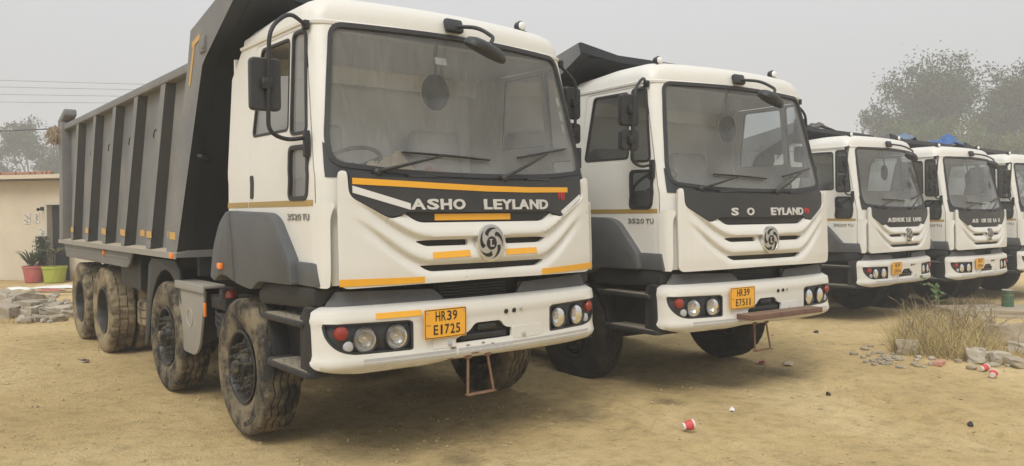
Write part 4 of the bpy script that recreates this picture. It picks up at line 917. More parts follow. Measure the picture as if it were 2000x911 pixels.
    part('canopy_lip', db, 'canopy_lip', lambda: MB().prism([(-1.285, 3.40), (-.80, 3.322), (.80, 3.315), (1.285, 3.30), (1.285, 3.22), (.80, 3.25), (-.80, 3.25), (-1.285, 3.30)], 'y', 1.215, 1.26), 'body_front')
    part2('canopy_bracket', db, 'canopy_bracket', lambda: MB().rbox((-1.292, 2.02, 3.02), (.02, .14, .13), .006).rbox((-1.30, 1.97, 3.02), (.025, .04, .09), .006), 'body_steel')
    part('tailgate', db, 'tailgate', lambda: MB().box((0, 8.33, 2.1), (2.3, .04, 1.55)), 'body_steel')
    part('front_sill', db, 'front_sill', lambda: MB().box((0, 2.86, 1.22), (2.2, .06, .22)).rbox((0, 2.6, 1.18), (1.5, .5, .28), .03), 'body_front')
    part2('skirt', db, 'skirt', lambda: recalc(MB().prism([(4.50, 1.285), (4.62, 1.15), (4.75, 1.10), (8.20, 1.085), (8.36, 1.285)], 'x', -1.265, -1.24, .005).mesh('sk', 40)), 'body_steel')
    part2('skirt_fold', db, 'skirt_fold', lambda: MB().box((-1.268, 6.4, 1.205), (.012, 3.6, .02)), 'body_steel')
    part2('corner_lamp', db, 'corner_lamp', lambda: MB().rbox((-1.315, 2.90, 1.30), (.03, .09, .055), .01), 'orange_lens')
    part2('side_lamp', db, 'side_lamp', lambda: MB().lathe([(0, -1.295), (.03, -1.29), (.035, -1.265)], 'x', (0, 5.75, 1.225), 12), 'orange_lens')
    part2('hook', db, 'hook', lambda: MB().tube(arc_path([(-1.10, 2.44, 2.13), (-1.24, 2.36, 2.16), (-1.24, 2.25, 2.14)], .02), .014, 6), 'body_front')
    for q in range(4):                                       # lifting eyes cut in the side sheet
        yy = 4.32+.98*q-.35; part('lifting_eye', db, 'lifting_eye', lambda: MB().tube([(-1.188, .075*math.cos(b), .085*math.sin(b)) for b in np.linspace(.1, math.pi*.80, 10)], .006, 5), 'chassis', (0, yy-.15, 2.42))
    if i < 2:
        for q, yy in enumerate((2.98, 3.42, 3.76, 4.42, 4.79, 5.30, 5.70, 6.25, 6.66, 7.2, 7.62)):
            onrib = q % 2 == 1 and False
            isr = q in (0, 2, 4, 6, 8, 10)
            lean = -.38*(.14/1.57)
            part('reflective_tape', db, 'body_tape', lambda: MB().box((0, 0, 0), (.004, .17, .065)), 'yellow_tape_old', (-1.2895 if isr else -1.1875, yy-.03, 1.475))
        part('reflective_tape', db, 'corner_tape', lambda: MB().box((-1.2905, 2.20, 3.075), (.004, .20, .045), Matrix.Rotation(-.20, 3, 'X')).box((-1.2902, 2.315, 2.90), (.004, .04, .36), Matrix.Rotation(.42, 3, 'X')), 'yellow_tape_old')
    return t, pn, nm, bu
mat('yellow_tape_old', (.58, .33, .08), .5, dust=.4, dustcol=(.4, .3, .16), var=.15, nscale=12)
mat('scraped_tread', (.20, .185, .155), .7, metal=.1, dust=.7, dustcol=(.36, .30, .21), nscale=12, up=.6, var=.2)

def cowl_top():
    P = offs(WS, .012); P = [p for p in P if p[1] < 2.12]; P.sort(key=lambda p: p[0]); return P
def steer():
    m = MB(); c = Vector((-.58, .92, 2.02)); rot = Matrix.Rotation(R(-32), 3, 'X')
    m.tube([c+rot @ Vector((.23*math.cos(k*math.pi/16), .23*math.sin(k*math.pi/16), 0)) for k in range(32)], .016, 8, closed=True)
    for k in range(3): m.tube([c+rot @ Vector((0, 0, -.03)), c+rot @ Vector((.22*math.cos(k*2.094+1.57), .22*math.sin(k*2.094+1.57), 0))], .014, 6)
    m.tube([c, (-.58, .70, 1.70)], .04, 8); return m
def seat_mesh():
    m = MB().rbox((0, 0, .36), (.52, .52, .16), .05, 3).rbox((0, .27, .72), (.50, .16, .60), .06, 3, Matrix.Rotation(R(-8), 3, 'X')).box((0, 0, .16), (.4, .4, .3)); return m
def leafspring():
    m = MB()
    for k in range(6):
        L = .75-.1*k; n = 8
        pts = [(-L+2*L*q/n, .10*((-L+2*L*q/n)/.75)**2-.014*k) for q in range(n+1)]
        m.prism([(p, q+.011) for p, q in pts]+[(p, q) for p, q in pts[::-1]], 'x', -.52, -.44)
    return m
def skin_strip(pts, x0, x1):
    m = MB(); n = len(pts); v = [(x, p[0], p[1]) for x in (x0, x1) for p in pts]; m.add(v, [(k, k+1, n+k+1, n+k) for k in range(n-1)]); return m
def rib_mesh(yf, ln, wb, wo, x0, x1):
    z0, z1 = 1.335, 2.868; m = MB(); v = []
    for zz, c, wbs, wos, xo in ((z0, yf, wb*1.15, wo, x1), (z1, yf+ln, wb*1.05, wo*1.0, x1+.018)):
        v += [(x0, c-wbs/2, zz), (xo, c-wos/2, zz), (xo, c+wos/2, zz), (x0, c+wbs/2, zz)]
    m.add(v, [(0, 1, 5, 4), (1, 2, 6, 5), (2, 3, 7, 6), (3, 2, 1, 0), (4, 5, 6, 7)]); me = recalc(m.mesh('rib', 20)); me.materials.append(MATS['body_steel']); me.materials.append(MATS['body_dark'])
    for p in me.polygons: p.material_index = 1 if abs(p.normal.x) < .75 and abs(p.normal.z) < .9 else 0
    return me
def kerb_mirror():
    P = cabP(np.array([-.09]), np.array([3.0]))[0]
    m = MB().rbox((-.085, .275, 3.005), (.15, .05, .10), .018, 2, Matrix.Rotation(R(-18), 3, 'X'))
    m.tube(arc_path([(-.06, .25, 3.00), (-.02, .06, 2.965), (0.0, -.09, 2.87), (-.045, -.10, 2.815)], .12), .014, 8)
    e = Vector((-.085, -.10, 2.765)); rot = Matrix.Rotation(R(18), 3, 'Z') @ Matrix.Rotation(R(10), 3, 'Y') @ Matrix.Rotation(R(22), 3, 'X'); n = 22; v = []; f = []
    prof = ((.2, .060), (.62, .054), (.9, .036), (1.0, .010), (1.0, -.012), (.94, -.022), (.2, -.022))
    for s, h in prof:
        for k in range(n):
            t = 2*math.pi*k/n; c, q = math.cos(t), math.sin(t); ex = .8
            v.append(e+rot @ Vector((.195*s*math.copysign(abs(c)**ex, c), .10*s*math.copysign(abs(q)**ex, q), h)))
    for j in range(len(prof)-1): f += [(j*n+k, j*n+(k+1) % n, (j+1)*n+(k+1) % n, (j+1)*n+k) for k in range(n)]
    f += [tuple(range(n)), tuple(range((len(prof)-1)*n, len(prof)*n))[::-1]]
    m.add(v, f); return recalc(m.mesh('kerb', 40))

T1, PN1, NM1, BU1 = make_truck(0, (4,), ('HR39', 'E1725'), 'VV-7', dict(two_driver=False, left_lamp=False, ladder=True))
tag(T1, 'white tipper truck with yellow tape strips and plate E1725, grey ribbed body', 'truck', 'tipper trucks parked in a row')
T2, PN2, NM2, BU2 = make_truck(1, (0, 2, 4, 5), ('HR39', 'E7511'), 'VV4', dict(brown_step=True, ladder=True))
tag(T2, 'white tipper truck with brown front step, plate E7511 and several name letters missing', 'truck', 'tipper trucks parked in a row')
T3, PN3, NM3, BU3 = make_truck(2, (7,), ('HR39', 'E0156'), None, dict(cushion=True))
tag(T3, 'white tipper truck with plate E0156, name panel reading ASHOK LE LAND', 'truck', 'tipper trucks parked in a row')
T4, PN4, NM4, BU4 = make_truck(3, (2, 7, 10), ('HR39', 'E0144'), None, dict(cushion=True))
tag(T4, 'white tipper truck with plate E0144, between the truck with plate E0156 and the row end', 'truck', 'tipper trucks parked in a row')
T5, PN5, NM5, BU5 = make_truck(4, (), None, None, dict(cushion=True))
tag(T5, 'white tipper truck at the far end of the row, beside the truck with plate E0144', 'truck', 'tipper trucks parked in a row')

# ---- things stuck on or carried by single trucks
def fixups():
    # truck 1: reflective tape
    tape(NM1, [(-.985, 1.848), (-.4, 1.823), (0, 1.810), (.4, 1.807), (.83, 1.815), (.83, 1.853), (.4, 1.846), (0, 1.850), (-.4, 1.863), (-.985, 1.888)], name_face, 'yellow_tape', .004)
    tape(NM1, [(-.985, 1.793), (-.985, 1.838), (-.600, 1.725), (-.600, 1.683)][::-1], name_face, 'white_tape', .004)
    tape(NM1, [(.745, 1.668), (.985, 1.800), (.998, 1.772), (.770, 1.640)][::-1], name_face, 'white_tape', .0045)
    tape(NM1, [(-.415, 1.612), (.225, 1.612), (.225, 1.656), (-.415, 1.656)], grille_face, 'yellow_tape', .004)
    tape(PN1, [(-.455, 1.356), (-.165, 1.362), (-.165, 1.405), (-.455, 1.397)], panelR, 'yellow_tape', .005)
    tape(PN1, [(.145, 1.360), (.445, 1.362), (.445, 1.402), (.145, 1.400)], panelR, 'yellow_tape', .005)
    tape(PN1, [(-1.075, 1.206), (-.52, 1.206), (-.52, 1.245), (-1.075, 1.252)], panelR, 'yellow_tape', .005)
    tape(PN1, [(.50, 1.204), (1.09, 1.215), (1.09, 1.262), (.50, 1.246)], panelR, 'yellow_tape', .005)
    tape(BU1, [(-.865, .985), (-.545, .985), (-.545, 1.022), (-.865, 1.022)], bumpR, 'yellow_tape', .004)
    for k, (t, pn, nm, bu) in enumerate(((T1, PN1, NM1, BU1), (T2, PN2, NM2, BU2), (T3, PN3, NM3, BU3), (T4, PN4, NM4, BU4))):
        def fan(): 
            n = 30; m = MB(); m.add([(-.25+.112*math.cos(2*math.pi*q/n), yy, 2.515+.128*math.sin(2*math.pi*q/n)) for yy in (.262, .274) for q in range(n)], [tuple(range(n)), tuple(range(n, 2*n))[::-1]]+[(q, (q+1) % n, n+(q+1) % n, n+q) for q in range(n)])
            return recalc(m.mesh('fan', 40))
        fo = part('sun_disc', t, 'sun_disc', fan, 'plate_black'); part('strap', fo, 'sun_strap', lambda: MB().tube([(-.25, .268, 2.64), (-.235, .29, 2.75), (-.20, .33, 2.89)], .013, 5), 'plate_black')
    part('paper_sticker', T1, 'paper_sticker', lambda: patch([(-.262, 2.715), (-.165, 2.715), (-.165, 2.765), (-.262, 2.765)], [], cabP, .1, -.0105, -.0095), 'paper')
    for zz in (2.30, 2.40, 2.52): part('paper_sticker', T1, f'edge_sticker{zz}', lambda: patch([(.985, zz), (1.01, zz), (1.005, zz+.07), (.98, zz+.07)], [], cabP, .1, -.0105, -.0095), 'paper')
def name_face(u, z):
    P = cabP(u, z); e = 1e-4; N = np.cross(cabP(u+e, z)-cabP(u-e, z), cabP(u, z+e)-cabP(u, z-e)); N /= np.linalg.norm(N, axis=-1)[..., None]; return P+N*.046
def grille_face(u, z):
    P = cabP(u, z); e = 1e-4; N = np.cross(cabP(u+e, z)-cabP(u-e, z), cabP(u, z+e)-cabP(u, z-e)); N /= np.linalg.norm(N, axis=-1)[..., None]; return P+N*.022
fixups()
for q, (x_, z_, w_, h_) in enumerate(((-.30, .742, .05, .014), (-.18, .748, .035, .008), (-.05, .752, .03, .010), (-.31, .664, .06, .012), (-.12, .690, .07, .008), (.03, .738, .03, .006))):
    tape(BU1, [(x_-w_/2, z_-h_*.3), (x_+w_*.1, z_-h_/2), (x_+w_/2, z_+h_*.1), (x_+w_*.15, z_+h_/2), (x_-w_*.3, z_+h_*.4)], bumpR, 'rust', .0065, 'paint_chip', .02)
def tyreP(u, v):
    u = np.asarray(u, float); v = np.asarray(v, float); th = TY0-u/.43; r = .43-v; h = np.interp(r, [.335, .40, .455, .485], [.136, .146, .143, .136])
    return np.stack([-h, r*np.cos(th), r*np.sin(th)], -1)
fw_ = [o for o in T1.children if o.name.startswith('wheel') and o.location.x < 0 and o.location.y < 2][0]
TY0 = -1.78-.35
put_text(fw_, 'MUSCLE', 0, -.012, .26, .038, tyreP, 'tyre_letter', off=.0005, bold=.01, depth=.003)
rnd = random.Random(11)
def crumpled(name, m, loc, sx, sy, sz, seed, label, cat, n=14, parent_rot=0):
    g = np.random.RandomState(seed); ph = g.uniform(0, 6.28, (6, 3)); v = []; f = []
    for j in range(n):
        for i in range(n):
            u, w_ = i/(n-1)*2-1, j/(n-1)*2-1
            h = sum(math.sin(u*(2+k*1.7)+ph[k][0])*math.sin(w_*(2.3+k*1.4)+ph[k][1])/(1+k*.5) for k in range(6))
            e = max(0, 1-(u*u+w_*w_)*.62)
            v.append((sx*(u+.06*math.sin(5*w_+ph[0][2])), sy*(w_+.08*math.sin(4*u+ph[1][2])), sz*e*(.62+.38*h)))
    for j in range(n-1): f += [(j*n+i, j*n+i+1, (j+1)*n+i+1, (j+1)*n+i) for i in range(n-1)]
    me = to_mesh(name, v, f, 70); o = link(name, me, m, None, loc, (0, 0, parent_rot))
    md = o.modifiers.new('thick', 'SOLIDIFY'); md.thickness = .008; md.offset = 1
    tag(o, label, cat); return o
crumpled('cloth', 'cloth_tan', (-.50, .50, 1.925), .20, .12, .16, 3, 'tan cloth heaped on the dashboard behind a windscreen', 'cloth')
crumpled('cloth', 'cloth_red', (-.17, .42, 1.915), .17, .10, .07, 8, 'reddish patterned cloth lying on the dashboard behind a windscreen', 'cloth')
def canopy_point(px, py, k):
    x, y, a, z = TRUCKS[k]; yy = y+1.32
    d = FW+RT*(px-PW/2)/FPX+UP*(PH/2-py)/FPX; return CAM+d*((yy-CAM[1])/d[1])
for px, py, k, m, sz, lab in ((1858, 283, 3, 'tarp_blue', (.42, .3, .26), 'bright blue tarpaulin bundled on the tipper canopy of the truck with plate E0144'),
                              (1775, 276, 2, 'tarp_pale', (.30, .25, .17), 'faded blue sheet heaped on the tipper canopy of the truck with plate E0156'),
                              (1905, 289, 3, 'cloth_tan', (.42, .25, .12), 'tan sacking lying on a tipper canopy beside the bright blue tarpaulin'),
                              (1600, 250, 2, 'tarp_black', (.35, .25, .16), 'torn dark sheet on the canopy corner of the truck with plate E0156')):
    if 'tarp_pale' not in MATS: mat('tarp_pale', (.13, .18, .24), .8, var=.2)
    p = canopy_point(px, py, k); crumpled('tarpaulin', m, (p[0], p[1]+.15, max(p[2]-.03, TRUCKS[k][3]+3.30)), *sz, rnd.randint(0, 99), lab, 'tarpaulin')

# jute fringe hanging on the back corner of the first body
def fibres(seed, n, r, drop, rad):
    g = random.Random(seed); v = []; f = []
    for k in range(n):
        p = Vector((g.gauss(0, r*.45), g.gauss(0, r*.6), g.gauss(0, r*.35))); d = Vector((g.gauss(0, .5), g.gauss(0, .5), -g.uniform(.2, 1.2)))
        for q in range(4):
            w_ = rad*(1-q/4.5); s = Vector((w_, w_*.3, 0)); b = len(v); v += [p-s, p+s]
            if q: f.append((b-2, b-1, b+1, b))
            p = p+d*drop/4*g.uniform(.6, 1.3); d += Vector((g.gauss(0, .3), g.gauss(0, .3), -.25))
    return to_mesh('fibre', v, f, 80)
jt = link('jute_sacking', fibres(4, 800, .11, .17, .005), 'jute', None, (-1.31, 8.36, 2.86)); tag(jt, 'frayed tan jute sacking caught on the rear top corner of the grey ribbed tipper body', 'sacking')
part('tail_bracket', T1, 'tail_bracket', lambda: MB().rbox((-1.22, 8.18, 3.04), (.16, .5, .10), .02, 2, Matrix.Rotation(R(-14), 3, 'X')), 'body_steel')

# ================================================================== hut, pots, rubble on the driver's side
A0 = at(0, 546); A1 = at(112, 549)
hx = Vector((A1.x-A0.x, A1.y-A0.y, 0)).normalized(); hy = Vector((-hx.y, hx.x, 0))
hut = empty('hut', (A0.x, A0.y, A0.z-.02), math.atan2(hx.y, hx.x))
tag(hut, 'low cream plastered hut with loose bricks along its roof edge', 'hut')
HS = (A1-A0).length/112                       # metres per photo pixel along the wall
def hxp(px): return px*HS
WH = 2.66
DX0, DX1 = hxp(97), hxp(136); DH = 1.95
def hut_wall():
    m = MB(); L0, L3 = -3.2, hxp(430)
    m.prism([(L0, 0), (DX0, 0), (DX0, DH), (DX1, DH), (DX1, 0), (L3, 0), (L3, WH), (L0, WH)], 'y', 0, .2); m.box(((L0+L3)/2, 3.2, WH/2), (L3-L0, .2, WH)); m.box((L0+.1, 1.7, WH/2), (.2, 2.8, WH)); m.box((L3-.1, 1.7, WH/2), (.2, 2.8, WH)); return m
part('wall', hut, 'hut_wall', hut_wall, 'plaster')
rf = part('roof', hut, 'hut_roof', lambda: MB().prism([(-.38, 2.64), (-.38, 2.70), (3.6, 2.98), (3.6, 2.92)], 'x', -3.6, hxp(450)).box((1.6, -.10, 2.60), (11, .08, .07)), 'roof_sheet')
part('fascia', rf, 'hut_fascia', lambda: MB().box((1.6, -.385, 2.655), (10.6, .03, .10)), 'plaster')
g = random.Random(3); bx = -2.6; k = 0
while bx < hxp(200):
    L = g.choice((.20, .23, .11, .23)); 
    if g.random() < .88: part('brick', rf, f'roof_brick{L}', lambda: MB().rbox((0, 0, 0), (L, .11, .075), .008, 1), 'brick_red', (bx+L/2, -.30+g.uniform(-.03, .03), 2.742+g.uniform(0, .006)), (0, g.uniform(-.05, .05), g.uniform(-.2, .2)))
    bx += L+g.uniform(.0, .05)
dr = part('door', hut, 'hut_door', lambda: MB().box(((DX0+DX1)/2, .15, DH/2), (DX1-DX0-.01, .04, DH-.01)), 'door_dark')
part('door_frame', dr, 'hut_door_frame', lambda: MB().box((DX0-.03, -.02, DH/2), (.07, .06, DH)).box(((DX0+DX1)/2, -.02, DH+.03), (DX1-DX0+.13, .06, .06)), 'door_frame')
part('lamp', hut, 'hut_lamp', lambda: MB().rbox((DX0-.13, -.05, DH-.10), (.05, .10, .10), .015).lathe([(.01, -.12), (.045, -.2)], 'y', (DX0-.13, .02, DH-.12), 10), 'black_trim')
def print_blotch(x, z, w_, h, seed):
    g = random.Random(int(seed)); m = MB()
    for k in range(5): m.box((x+g.uniform(-.28, .28)*w_, -.0145, z+h*(.32-.16*k)), (w_*g.uniform(.2, .45), .004, h*g.uniform(.06, .13)))
    return m
for px, zc, wd, hh in ((57, 1.60, .20, .28), (75.5, 1.62, .18, .27), (85, 1.22, .22, .30)):
    po = part('poster', hut, f'poster{px}', lambda: MB().box((hxp(px), -.008, zc), (wd, .008, hh)), 'poster')
    part('print', po, f'print{px}', lambda: print_blotch(hxp(px), zc, wd, hh, px), 'poster_ink')
# ---- flower pots
def pot_mesh(w_, h):
    prof = [(.0, .02), (w_*.33, .02), (w_*.36, .0), (w_*.40, .03), (w_*.47, h*.86), (w_*.5, h*.88), (w_*.5, h), (w_*.46, h), (w_*.45, h*.85)]
    m = MB(); v = []; f = []; n = len(prof); S = 40
    for k in range(S):
        t = 2*math.pi*k/S; sw = 1-.03*(k % 4 == 0)
        for r, z in prof: v.append((r*sw*math.cos(t+z*1.2), r*sw*math.sin(t+z*1.2), z))
    for k in range(S): f += [(k*n+i, ((k+1) % S)*n+i, ((k+1) % S)*n+i+1, k*n+i+1) for i in range(n-1)]
    m.add(v, f); return recalc(m.mesh('pot', 30))
def blade_leaves(seed, n, L, spread, wd, up=.9, droop=1.4):
    g = random.Random(seed); v = []; f = []
    for k in range(n):
        a = g.uniform(0, 6.28); d = Vector((math.cos(a)*spread, math.sin(a)*spread, up)).normalized(); p = Vector((g.gauss(0, .02), g.gauss(0, .02), g.uniform(0, .1))); l = L*g.uniform(.6, 1.1)
        s = Vector((-math.sin(a), math.cos(a), 0))
        for q in range(6):
            w_ = wd*math.sin(math.pi*(q+.4)/6.2); b = len(v); v += [p-s*w_, p+s*w_]
            if q: f.append((b-2, b-1, b+1, b))
            p = p+d*l/6; d = (d+Vector((0, 0, -droop/6*(q*.35)))).normalized()
    return to_mesh('leaves', v, f, 80)
def leaf_cloud(seed, n, shape, size):
    g = random.Random(seed); v = []; f = []
    for k in range(n):
        p = shape(g); a = Vector((g.gauss(0, 1), g.gauss(0, 1), g.gauss(0, .6))).normalized(); b_ = a.orthogonal().normalized(); b_.rotate(Matrix.Rotation(g.uniform(0, 6.28), 3, a)); s = size*g.uniform(.6, 1.3)
        b = len(v); v += [p-b_*s*.5, p+a.cross(b_)*s*.28, p+b_*s*.5, p-a.cross(b_)*s*.28]; f.append((b, b+1, b+2, b+3))
    return to_mesh('leaves', v, f, 80, False)
pr = empty('potted_plant', at(70, 552)); tag(pr, 'red plastic pot with a palm and a dense upright shrub by the hut door', 'potted plant')
part('pot', pr, 'pot_red_m', lambda: pot_mesh(.60, .42), 'pot_red'); part('soil', pr, 'pot_soil', lambda: MB().lathe([(0, .37), (.27, .37)], 'z', (0, 0, 0), 20), 'soil')
part('palm_leaves', pr, 'palm_leaves', lambda: blade_leaves(5, 46, .66, .75, .016), 'leaf_pot', (-.09, 0, .38))
part('shrub', pr, 'shrub_leaves', lambda: leaf_cloud(6, 1500, lambda g: Vector((g.gauss(0, .07), g.gauss(0, .07), g.uniform(.0, .72)*1.0+.05)), .05), 'leaf_dark', (.15, .03, .38))
part('stem', pr, 'shrub_stem', lambda: MB().tube([(.15, .03, .3), (.15, .03, .75)], .015, 6), 'bark')
pg = empty('potted_plant', at(107, 553)); tag(pg, 'lime green pot with a spreading long-leaved plant by the hut door', 'potted plant')
part('pot', pg, 'pot_green_m', lambda: pot_mesh(.58, .42), 'pot_green'); part('soil', pg, 'pot_soil', lambda: None, 'soil')
part('stem', pg, 'pg_stem', lambda: MB().tube([(0, 0, .3), (.02, 0, .72)], .014, 6), 'bark')
part('leaves', pg, 'pg_leaves', lambda: blade_leaves(9, 26, .50, 1.0, .034, .55, 1.6), 'leaf_pale', (.0, 0, .68))

# ---- rubble
def rock(seed, sx, sy, sz, blocky):
    g = np.random.RandomState(seed); bm = bmesh.new(); bmesh.ops.create_cube(bm, size=1)
    bmesh.ops.subdivide_edges(bm, edges=bm.edges[:], cuts=2, use_grid_fill=True)
    for q in bm.verts:
        d = q.co.normalized(); r = q.co.length
        if not blocky: q.co = q.co*.35+d*.36
        q.co = Vector((q.co.x*sx, q.co.y*sy, q.co.z*sz))+Vector(g.normal(0, (  .055 if blocky else .06)*min(sx, sy, sz), 3))
    if blocky: bmesh.ops.bevel(bm, geom=[e for e in bm.edges if e.calc_face_angle(0) > .6], offset=.012*min(1, sz/.1), segments=1, affect='EDGES')
    me = bpy.data.meshes.new('rock'); bm.to_mesh(me); bm.free()
    for p in me.polygons: p.use_smooth = not blocky
    if not blocky: me.set_sharp_from_angle(angle=R(38))
    return me
ROCKS = {}
def rubble(name, px, py, dims, m, seed, blocky, label, cat, group, rz=None, tilt=.0, lift=0):
    g = random.Random(seed*7+3); k = (seed % 9, dims, blocky, m)
    if k not in ROCKS: ROCKS[k] = rock(seed, *dims, blocky)
    p = at(px, py); o = link(name, ROCKS[k], m, None, (p.x, p.y, p.z+dims[2]*.42+lift), (g.uniform(-1, 1)*tilt, g.uniform(-1, 1)*tilt, rz if rz is not None else g.uniform(0, 3.1)))
    return tag(o, label, cat, group)
G1 = 'broken blocks in the rubble beside the hut'
for k, (px, py, d) in enumerate(((8, 596, (.42, .26, .24)), (30, 594, (.46, .24, .24)), (46, 600, (.40, .26, .30)), (64, 588, (.36, .26, .18)), (18, 606, (.34, .2, .2)), (52, 612, (.38, .24, .22)), (72, 606, (.30, .22, .2)), (28, 612, (.3, .22, .16)), (90, 600, (.34, .2, .12)), (66, 619, (.32, .2, .18)), (38, 620, (.26, .2, .16)), (10, 622, (.42, .24, .22)), (84, 616, (.3, .22, .14)), (106, 606, (.3, .2, .12)), (100, 618, (.34, .22, .14)), (120, 612, (.28, .2, .12)), (2, 584, (.36, .2, .16)), (58, 580, (.3, .2, .12)), (128, 600, (.26, .2, .1)), (134, 620, (.24, .2, .12)), (78, 628, (.2, .15, .1)), (50, 630, (.16, .14, .1)), (112, 628, (.2, .14, .1)))):
    rubble('rubble_block', px, py, d, 'brick_grey' if k % 3 else 'stone_pale', k, True, ('broken grey concrete block' if k % 3 else 'broken pale stone block')+' in the rubble heap beside the hut', 'rubble', G1+(', grey' if k % 3 else ', pale'), None, .25)
gr = random.Random(21)
for k in range(60):
    s = gr.uniform(.05, .16); rubble('rubble_stone', gr.uniform(-10, 140), gr.uniform(578, 632), (round(s, 2), round(s*.8, 2), round(s*.6, 2)), gr.choice(('stone_pale', 'brick_grey', 'concrete')), k, False, 'small pale stone in the rubble heap beside the hut', 'stone', 'small stones in the rubble beside the hut')
for k, (px, py, w_, m, lab) in enumerate(((38, 566, .30, 'paper', 'crumpled white plastic sheet on the rubble near the red pot'), (115, 563, .55, 'paper', 'long pale plastic strip on the ground before the lime green pot'), (98, 570, .26, 'cloth_red', 'red and white scrap on the ground before the lime green pot'))):
    p = at(px, py); crumpled('plastic_scrap', m, (p.x, p.y, p.z+.005), w_, .18, .06, 40+k, lab, 'litter', 10, -.6)
pl = link('plank', MB().rbox((0, 0, 0), (1.9, .10, .03), .004).mesh('plank'), 'twig', None, tuple(at(100, 577, .07)), (0, .03, -.45)); tag(pl, 'thin weathered plank lying across the rubble beside the hut', 'plank')
tuft = link('weeds', blade_leaves(31, 1, .1, .5, .004), 'dry_grass'); bpy.data.objects.remove(tuft)
def grass_mesh(seed, spots, n, L, wd, spread):
    g = random.Random(seed); v = []; f = []
    for k in range(n):
        (cx, cy, cz, r) = g.choice(spots); rr = r*math.sqrt(g.random()); a = g.uniform(0, 6.28)
        X, Y = cx+rr*math.cos(a), cy+rr*math.sin(a); p = Vector((X, Y, float(gz(X, Y))-.01)); b_ = g.uniform(0, 6.28); l = L*(.2+.8*g.random()**1.7)*(1-.35*rr/r)
        d = Vector((math.cos(b_)*spread*g.random(), math.sin(b_)*spread*g.random(), 1)).normalized(); c = g.uniform(0, 6.28); s = Vector((math.cos(c), math.sin(c), 0)); dr_ = Vector((g.gauss(0, .55), g.gauss(0, .55), -g.uniform(.0, .75)))
        for q in range(5):
            w_ = wd*(1-q/5.2); b = len(v); v += [p-s*w_, p+s*w_]
            if q: f.append((b-2, b-1, b+1, b))
            p = p+d*l/5; d = (d+dr_*q*.22).normalized()
    return to_mesh('grass', v, f, 80, False)
sp = [(*at(x_, y_), .45) for x_, y_ in ((10, 628), (60, 628), (110, 624), (20, 612), (90, 612))]
gw = link('dry_weeds', grass_mesh(8, sp, 900, .16, .005, 1.0), 'dry_grass'); gw['kind'] = 'stuff'; tag(gw, 'short dry weeds growing among the rubble beside the hut', 'weeds')

# ================================================================== weedy rubble island on the passenger side
sp = [(*at(x_, y_), r_) for x_, y_, r_ in ((1800, 690, .35), (1850, 692, .45), (1890, 680, .42), (1840, 670, .55), (1795, 672, .35), (1870, 655, .55), (1910, 665, .4), (1820, 652, .5), (1950, 690, .4), (1985, 700, .35), (1930, 705, .3))]
gb = link('dry_grass', grass_mesh(5, sp[:8], 6200, .80, .0042, 1.5), 'dry_grass'); gb['kind'] = 'stuff'; tag(gb, 'tall clump of dry straw-coloured grass before the truck with plate E0156', 'grass')
gl = link('low_weeds', grass_mesh(6, sp, 2600, .26, .005, 1.2), 'leaf_weed' if 'leaf_weed' in MATS else 'dry_grass'); gl['kind'] = 'stuff'; tag(gl, 'low dry weeds creeping round the stones of the grass clump', 'weeds')
def stems(seed, n):
    g = random.Random(seed); m = MB()
    for k in range(n):
        (cx, cy, cz, r) = g.choice(sp[:8]); p = Vector((cx+g.gauss(0, r*.5), cy+g.gauss(0, r*.5), cz)); d = Vector((g.gauss(0, .35), g.gauss(0, .35), 1)); path = [p]
        for q in range(5): p = p+d.normalized()*g.uniform(.09, .17); path.append(p.copy()); d += Vector((g.gauss(0, .25), g.gauss(0, .25), -.05))
        m.tube(path, [.006, .005, .004, .004, .003, .002], 4)
        for q in range(2, 5):
            e = path[q]; h = e+Vector((g.gauss(0, .08), g.gauss(0, .08), g.uniform(.03, .1))); m.tube([e, h], [.003, .0015], 3)
    return m
st = link('dead_stems', stems(7, 95).mesh('stems'), 'twig'); st['kind'] = 'stuff'; tag(st, 'bare brown dead stems standing up through the dry grass clump', 'stems')
for px, py, d, m, lab, rz in ((1770, 690, (.34, .30, .20), 'concrete', 'worn grey stone block at the edge of the dry grass clump', .5), (1906, 708, (.27, .22, .20), 'stone_pale', 'square pale stone before the dry grass clump, nearer the grass', .3), (1946, 708, (.26, .24, .16), 'stone_pale', 'tilted pale stone block beside the square one by the grass', .9),
                             (1950, 672, (.50, .36, .34), 'concrete', 'large tan concrete lump behind the pale stone blocks', .2), (1990, 670, (.55, .4, .34), 'concrete', 'large broken concrete slab end below the green drum', .6), (1988, 690, (.26, .22, .16), 'stone_pale', 'pale stone wedge leaning on the large concrete slab end', .1), (1925, 640, (.4, .3, .2), 'concrete', 'concrete lump half hidden behind the dry grass', .4), (1985, 715, (.34, .22, .12), 'concrete', 'flat tan stone at the foot of the pale stone blocks', 1.)):
    rubble('stone_block', px, py, tuple(round(q*.82, 3) for q in d), m, int(px), True, lab, 'stone', 'stones of the weedy island', rz, .22)
for k in range(46):
    px, py = gr.gauss(1728, 28), gr.gauss(699, 12); s = gr.uniform(.025, .09)
    rubble('pebble_stone', px, py, (round(s, 2), round(s*.75, 2), round(s*.4, 2)), gr.choice(('concrete', 'brick_grey', 'brick_grey')), k, False, 'small grey stone in the gravel patch beside the dry grass clump', 'stone', 'small stones beside the dry grass')
for k in range(24):
    px, py = gr.uniform(1760, 2000), gr.uniform(700, 722); s = gr.uniform(.03, .10)
    rubble('pebble_stone', px, py, (round(s, 2), round(s*.8, 2), round(s*.5, 2)), gr.choice(('concrete', 'stone_pale')), k+3, False, 'small pale stone along the front foot of the dry grass clump', 'stone', 'small stones at the foot of the grass')
